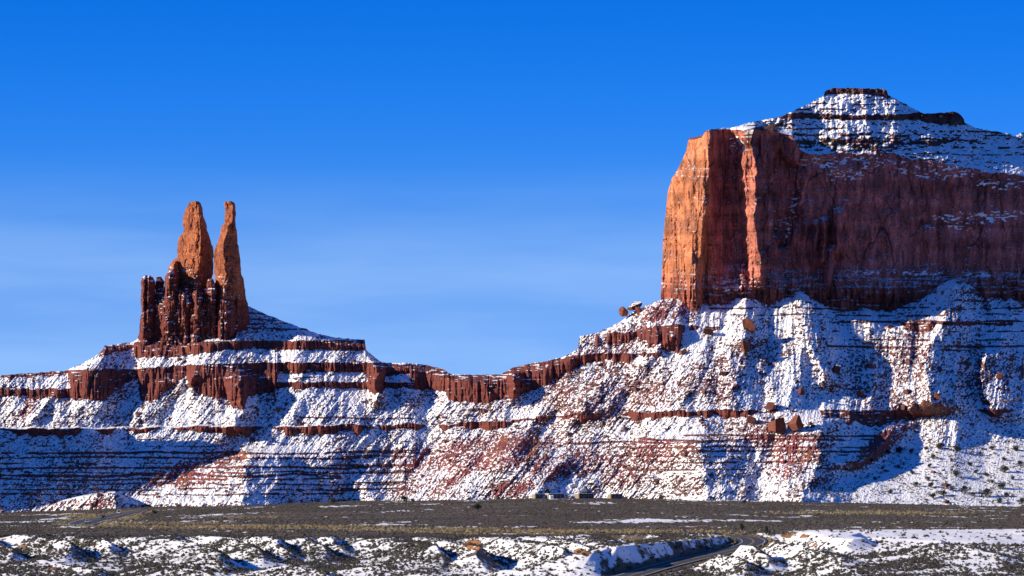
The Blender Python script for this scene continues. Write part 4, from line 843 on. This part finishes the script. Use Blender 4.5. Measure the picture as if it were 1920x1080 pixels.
for k, (x, y, w_, h_, lab) in enumerate([
        (545, 945, 12, 9, "dark juniper at the far left of the pair under the snowy foot slope"), (625, 946, 12, 11, "reddish dark juniper bush where the left plain meets the slope"), (758, 941, 17, 11, "large round juniper at the plain's edge beside a smaller one"),
        (773, 941, 10, 6, "small juniper close to the right of the large round one"), (827, 935, 9, 10, "upright juniper on the red slope foot left of the cabins"), (895, 957, 17, 11, "lone dark juniper standing out on the brushy plain"),
        (1395, 944, 8, 6, "small dark juniper by the blue shadow strip at the plain's far edge"), (288, 964, 11, 7, "dark juniper beside the yellow verge right of the road"), (1390, 996, 7, 15, "tall thin shrubby juniper above the bend of the road"), (1435, 1004, 8, 16, "bushy juniper on the orange bank right of the road bend")]):
    p, n = ground_hit(x, y); m_ = p[1] / F
    if y < 950 and p[1] > 2560: p, _ = ground_hit(x, y + 1)
    juniper(k, p, w_ * m_, h_ * m_, lab)
FANJ = [(520, 420, 100), (890, 485, 65), (855, 580, 60), (1305, 560, 60), (1150, 685, 100), (1430, 445, 55), (1560, 385, 70), (1830, 395, 85), (1690, 505, 60), (1880, 575, 85), (1700, 640, 100), (1490, 680, 55), (1680, 830, 115), (1260, 860, 95), (865, 805, 80), (1160, 395, 80), (960, 375, 70), (1490, 915, 120), (1720, 910, 70), (1650, 1000, 80), (1895, 995, 90), (720, 800, 70), (840, 730, 65), (1105, 840, 60), (900, 925, 80), (1010, 905, 80), (1380, 650, 60), (1790, 715, 60), (660, 655, 60), (490, 590, 55), (200, 525, 60), (420, 870, 65), (380, 435, 70), (1110, 515, 45), (600, 55, 60), (240, 720, 50), (330, 600, 45), (1330, 905, 60), (650, 420, 70), (820, 380, 50), (1560, 760, 60)]
for k, (zx, zy, zw) in enumerate(FANJ):
    x, y, w_ = 1600 + zx / 6, 780 + zy / 6, zw / 6
    i, j, p, n = hill_at(x, min(y, float(PY[10, min(len(hp) - 1, int(np.searchsorted(hp, x)))])))
    m_ = p[1] / F
    juniper(k, p + np.array([0, 0, -.2]), w_ * m_, w_ * .8 * m_, "dark juniper bush dotted on the snowy fan at the lower right", "junipers scattered over the snowy fan")

# ------------------------------------------------------------------ cabins
M_tan = plain("tan_plywood", (.27, .20, .115), var=.12, scale=.8); M_dark = plain("shaded_dark_boards", (.060, .045, .040), var=.3, scale=.8)  # the shade on the cabin fronts is put into the dark wall colour
M_glass = plain("dark_window", (.02, .02, .03), .25, spec=.5); M_roof = plain("snowy_roof", (.74, .76, .78), var=.05); M_pale = plain("pale_boards", (.60, .56, .50))
M_bluegrey = plain("slate_shingles", (.09, .10, .13), var=.3)
def cabin(px, py, yaw, L_, D_, H_, label, nwin=3, name="cabin", tan=M_tan):
    p, n = ground_hit(px, py); p[1] = min(p[1], 2570); p[0] = (px - 960) * p[1] / F; p[2] = float(gz_at(np.array([p[0]]), np.array([p[1]]))[0])
    r = empty(name, p, yaw)
    MB().box(0, L_, 0, D_, -.5, H_).build("wall", M_dark, r)
    MB().box(-.12, -.003, -.05, D_ + .05, -.5, H_ + .02).build("end_wall", tan, r)
    rf = MB().box(-.35, L_ + .3, -.6, D_ + .3, H_ + .025, H_ + .28).build("roof", M_roof, r, .04)
    for k in range(nwin):
        x = L_ * (k + .5) / nwin
        fr_ = MB().box(x - .75, x + .75, -.05, -.003, .9, 2.1).build("window", M_pale, r)
        MB().box(x - .62, x + .62, -.075, -.053, 1.0, 2.0).build("pane", M_glass, fr_)
    for k in range(nwin + 1):
        x = .1 + (L_ - .2) * k / nwin
        MB().box(x - .07, x + .07, -.5, -.36, -.5, H_).build("porch_post", M_pale, r)
    tag(r, label, "cabin"); return r
cabin(1029, 929, R(24), 11.0, 5.5, 3.0, "long low cabin with shade-dark walls and a tan end wall, longest of the row", 4)
cabin(1003, 928.5, R(24), 5.4, 4.5, 2.9, "short cabin with a tan end wall, leftmost of the row", 2)
cabin(1085, 928.5, R(24), 10.5, 5.5, 3.1, "flat-roofed cabin with shade-dark walls in front of the round-roofed house", 3)
cabin(1145, 929, R(24), 8.6, 4.0, 2.9, "small cabin with shade-dark walls and a tan end wall, rightmost of the row", 3)
p, n = ground_hit(1098, 927); p[1] = 2586; p[0] = (1098 - 960) * p[1] / F; p[2] = float(gz_at(np.array([p[0]]), np.array([p[1]]))[0])
hg = empty("octagonal_house", p, .2)
MB().cone(0, 0, -.5, 4.3, 4.2, 4.2, 8).build("wall", M_dark, hg)
MB().cone(0, 0, 4.31, 6.6, 4.7, 1.4, 8).build("roof", M_bluegrey, hg); MB().cone(0, 0, 6.605, 7.7, 1.3, 1.2, 8).build("cupola", M_dark, hg); MB().cone(0, 0, 7.71, 8.4, 1.5, .15, 8).build("cupola_roof", M_bluegrey, hg)
tag(hg, "eight-sided house with a dark stepped roof behind the flat-roofed cabin", "house")
p, n = ground_hit(1033, 936)
sh = empty("shed", p, .35)
MB().box(-1.1, 1.1, -1.1, 1.1, -.3, 2.1).build("wall", plain("white_paint", (.75, .74, .70)), sh)
MB().poly([(-1.25, -1.25, 2.11), (1.25, -1.25, 2.11), (1.25, 1.25, 2.11), (-1.25, 1.25, 2.11), (-1.25, 0, 2.6), (1.25, 0, 2.6)], [(0, 1, 5, 4), (2, 3, 4, 5), (0, 4, 3), (1, 2, 5), (3, 2, 1, 0)]).build("roof", M_roof, sh)
MB().box(-.4, .4, -1.14, -1.103, -.1, 1.8).build("door", M_pale, sh)
tag(sh, "small white shed standing alone in front of the long cabin", "shed")
po = empty("post", tuple(ground_hit(989, 931)[0])); MB().box(-.5, .5, -.2, .2, -.3, 3.0).build("panel", M_pale, po); MB().box(-.65, .65, -.3, .3, 3.005, 3.2).build("cap", M_roof, po)
tag(po, "pale narrow panel standing left of the cabins", "panel")

# ------------------------------------------------------------------ vehicles
M_silver = plain("silver_paint", (.72, .73, .75), .3, .5, .5, .04); M_black = plain("black_paint", (.02, .02, .025), .3, 0, .5, .1); M_wpaint = plain("white_car_paint", (.78, .78, .76), .35, 0, .5, .03)
M_tyre = plain("tyre_rubber", (.02, .02, .02)); M_rim = plain("alloy_rim", (.4, .4, .42), .4, .7); M_lamp = plain("lamp_glass", (.8, .8, .75), .2, 0, .5, .03); M_red = plain("tail_lamp_red", (.4, .02, .02), .3)
def vehicle(name, loc, yaw, paint, label, cat, van=False):
    r = empty(name, loc, yaw)             # front towards -y
    H_ = 1.78 if not van else 2.35
    low_ = [(-2.35, .38), (-2.42, .62), (-2.32, .92), (-1.25, 1.06), (2.30, 1.08), (2.38, .7), (2.32, .38)]
    b = MB().prism(low_, -.93, .93).build("body", paint, r, .06)
    cab = [(-1.25, 1.062), (-.55, H_ - .06), (-.35, H_), (1.9, H_), (2.05, H_ - .08), (2.28, 1.082)] if not van else [(-1.75, 1.062), (-1.1, H_ - .06), (-.9, H_), (2.2, H_), (2.28, H_ - .08), (2.30, 1.082)]
    MB().prism(cab, -.80, .80).build("cabin", paint, r, .05)
    ws_ = MB(); (y0, z0), (y1, z1) = cab[0], cab[1]
    ws_.poly([(-.70, y0 - .03 + .1 * (y1 - y0), z0 + .1 * (z1 - z0)), (.70, y0 - .03 + .1 * (y1 - y0), z0 + .1 * (z1 - z0)), (.64, y1 - .03 - .05 * (y1 - y0), z1 - .05 * (z1 - z0)), (-.64, y1 - .03 - .05 * (y1 - y0), z1 - .05 * (z1 - z0))], [(0, 1, 2, 3)])
    ws_.build("windscreen", M_glass, r)
    for s in (-1, 1):
        MB().box(*sorted((s * .803, s * .815)), -.55, 1.75, 1.15, H_ - .2).build("side_window", M_glass, r)
        MB().box(*sorted((s * .55, s * .88)), -2.44, -2.36, .66, .86).build("headlight", M_lamp, r)
        MB().box(*sorted((s * .66, s * .9)), 2.36, 2.42, .75, 1.0).build("tail_light", M_red, r)
        MB().box(*sorted((s * .95, s * 1.1)), -1.05, -.92, 1.05, 1.22).build("mirror", paint, r)
        for y in (-1.45, 1.45):
            wh = MB().cylx(s * .74 if s > 0 else -.95, s * .95 if s > 0 else -.74, y, .36, .37).build("wheel", M_tyre, r)
            MB().cylx(s * .952 - .006, s * .952 + .006, y, .36, .22).build("rim", M_rim, wh)
    MB().box(-.6, .6, -2.45, -2.40, .45, .62).build("grille", M_black, r)
    tag(r, label, cat)
def road_spot(Y, off):
    k = int(np.argmin(np.where(rc[:, 0] < -100, np.abs(rc[:, 1] - Y), 1e9) + (np.arange(len(rc)) < 400) * 1e3)); p = rc[k] + nm[k] * off
    return (float(p[0]), float(p[1]), float(p[2]) + .02), math.atan2(tg[k, 1], tg[k, 0])
for name, Y, off, paint, label, cat, van in (("suv", 1722, 2.0, M_silver, "silver sport utility vehicle coming round the bend beside the yellow verge", "car", False), ("car", 1880, 2.0, M_black, "dark car following behind the silver vehicle on the road", "car", False),
                                       ("van", 2105, -1.8, M_wpaint, "white van at the far end of the road by the red mound", "van", True)):
    loc, th = road_spot(Y, off)
    vehicle(name, loc, th - math.pi / 2, paint, label, cat, van)
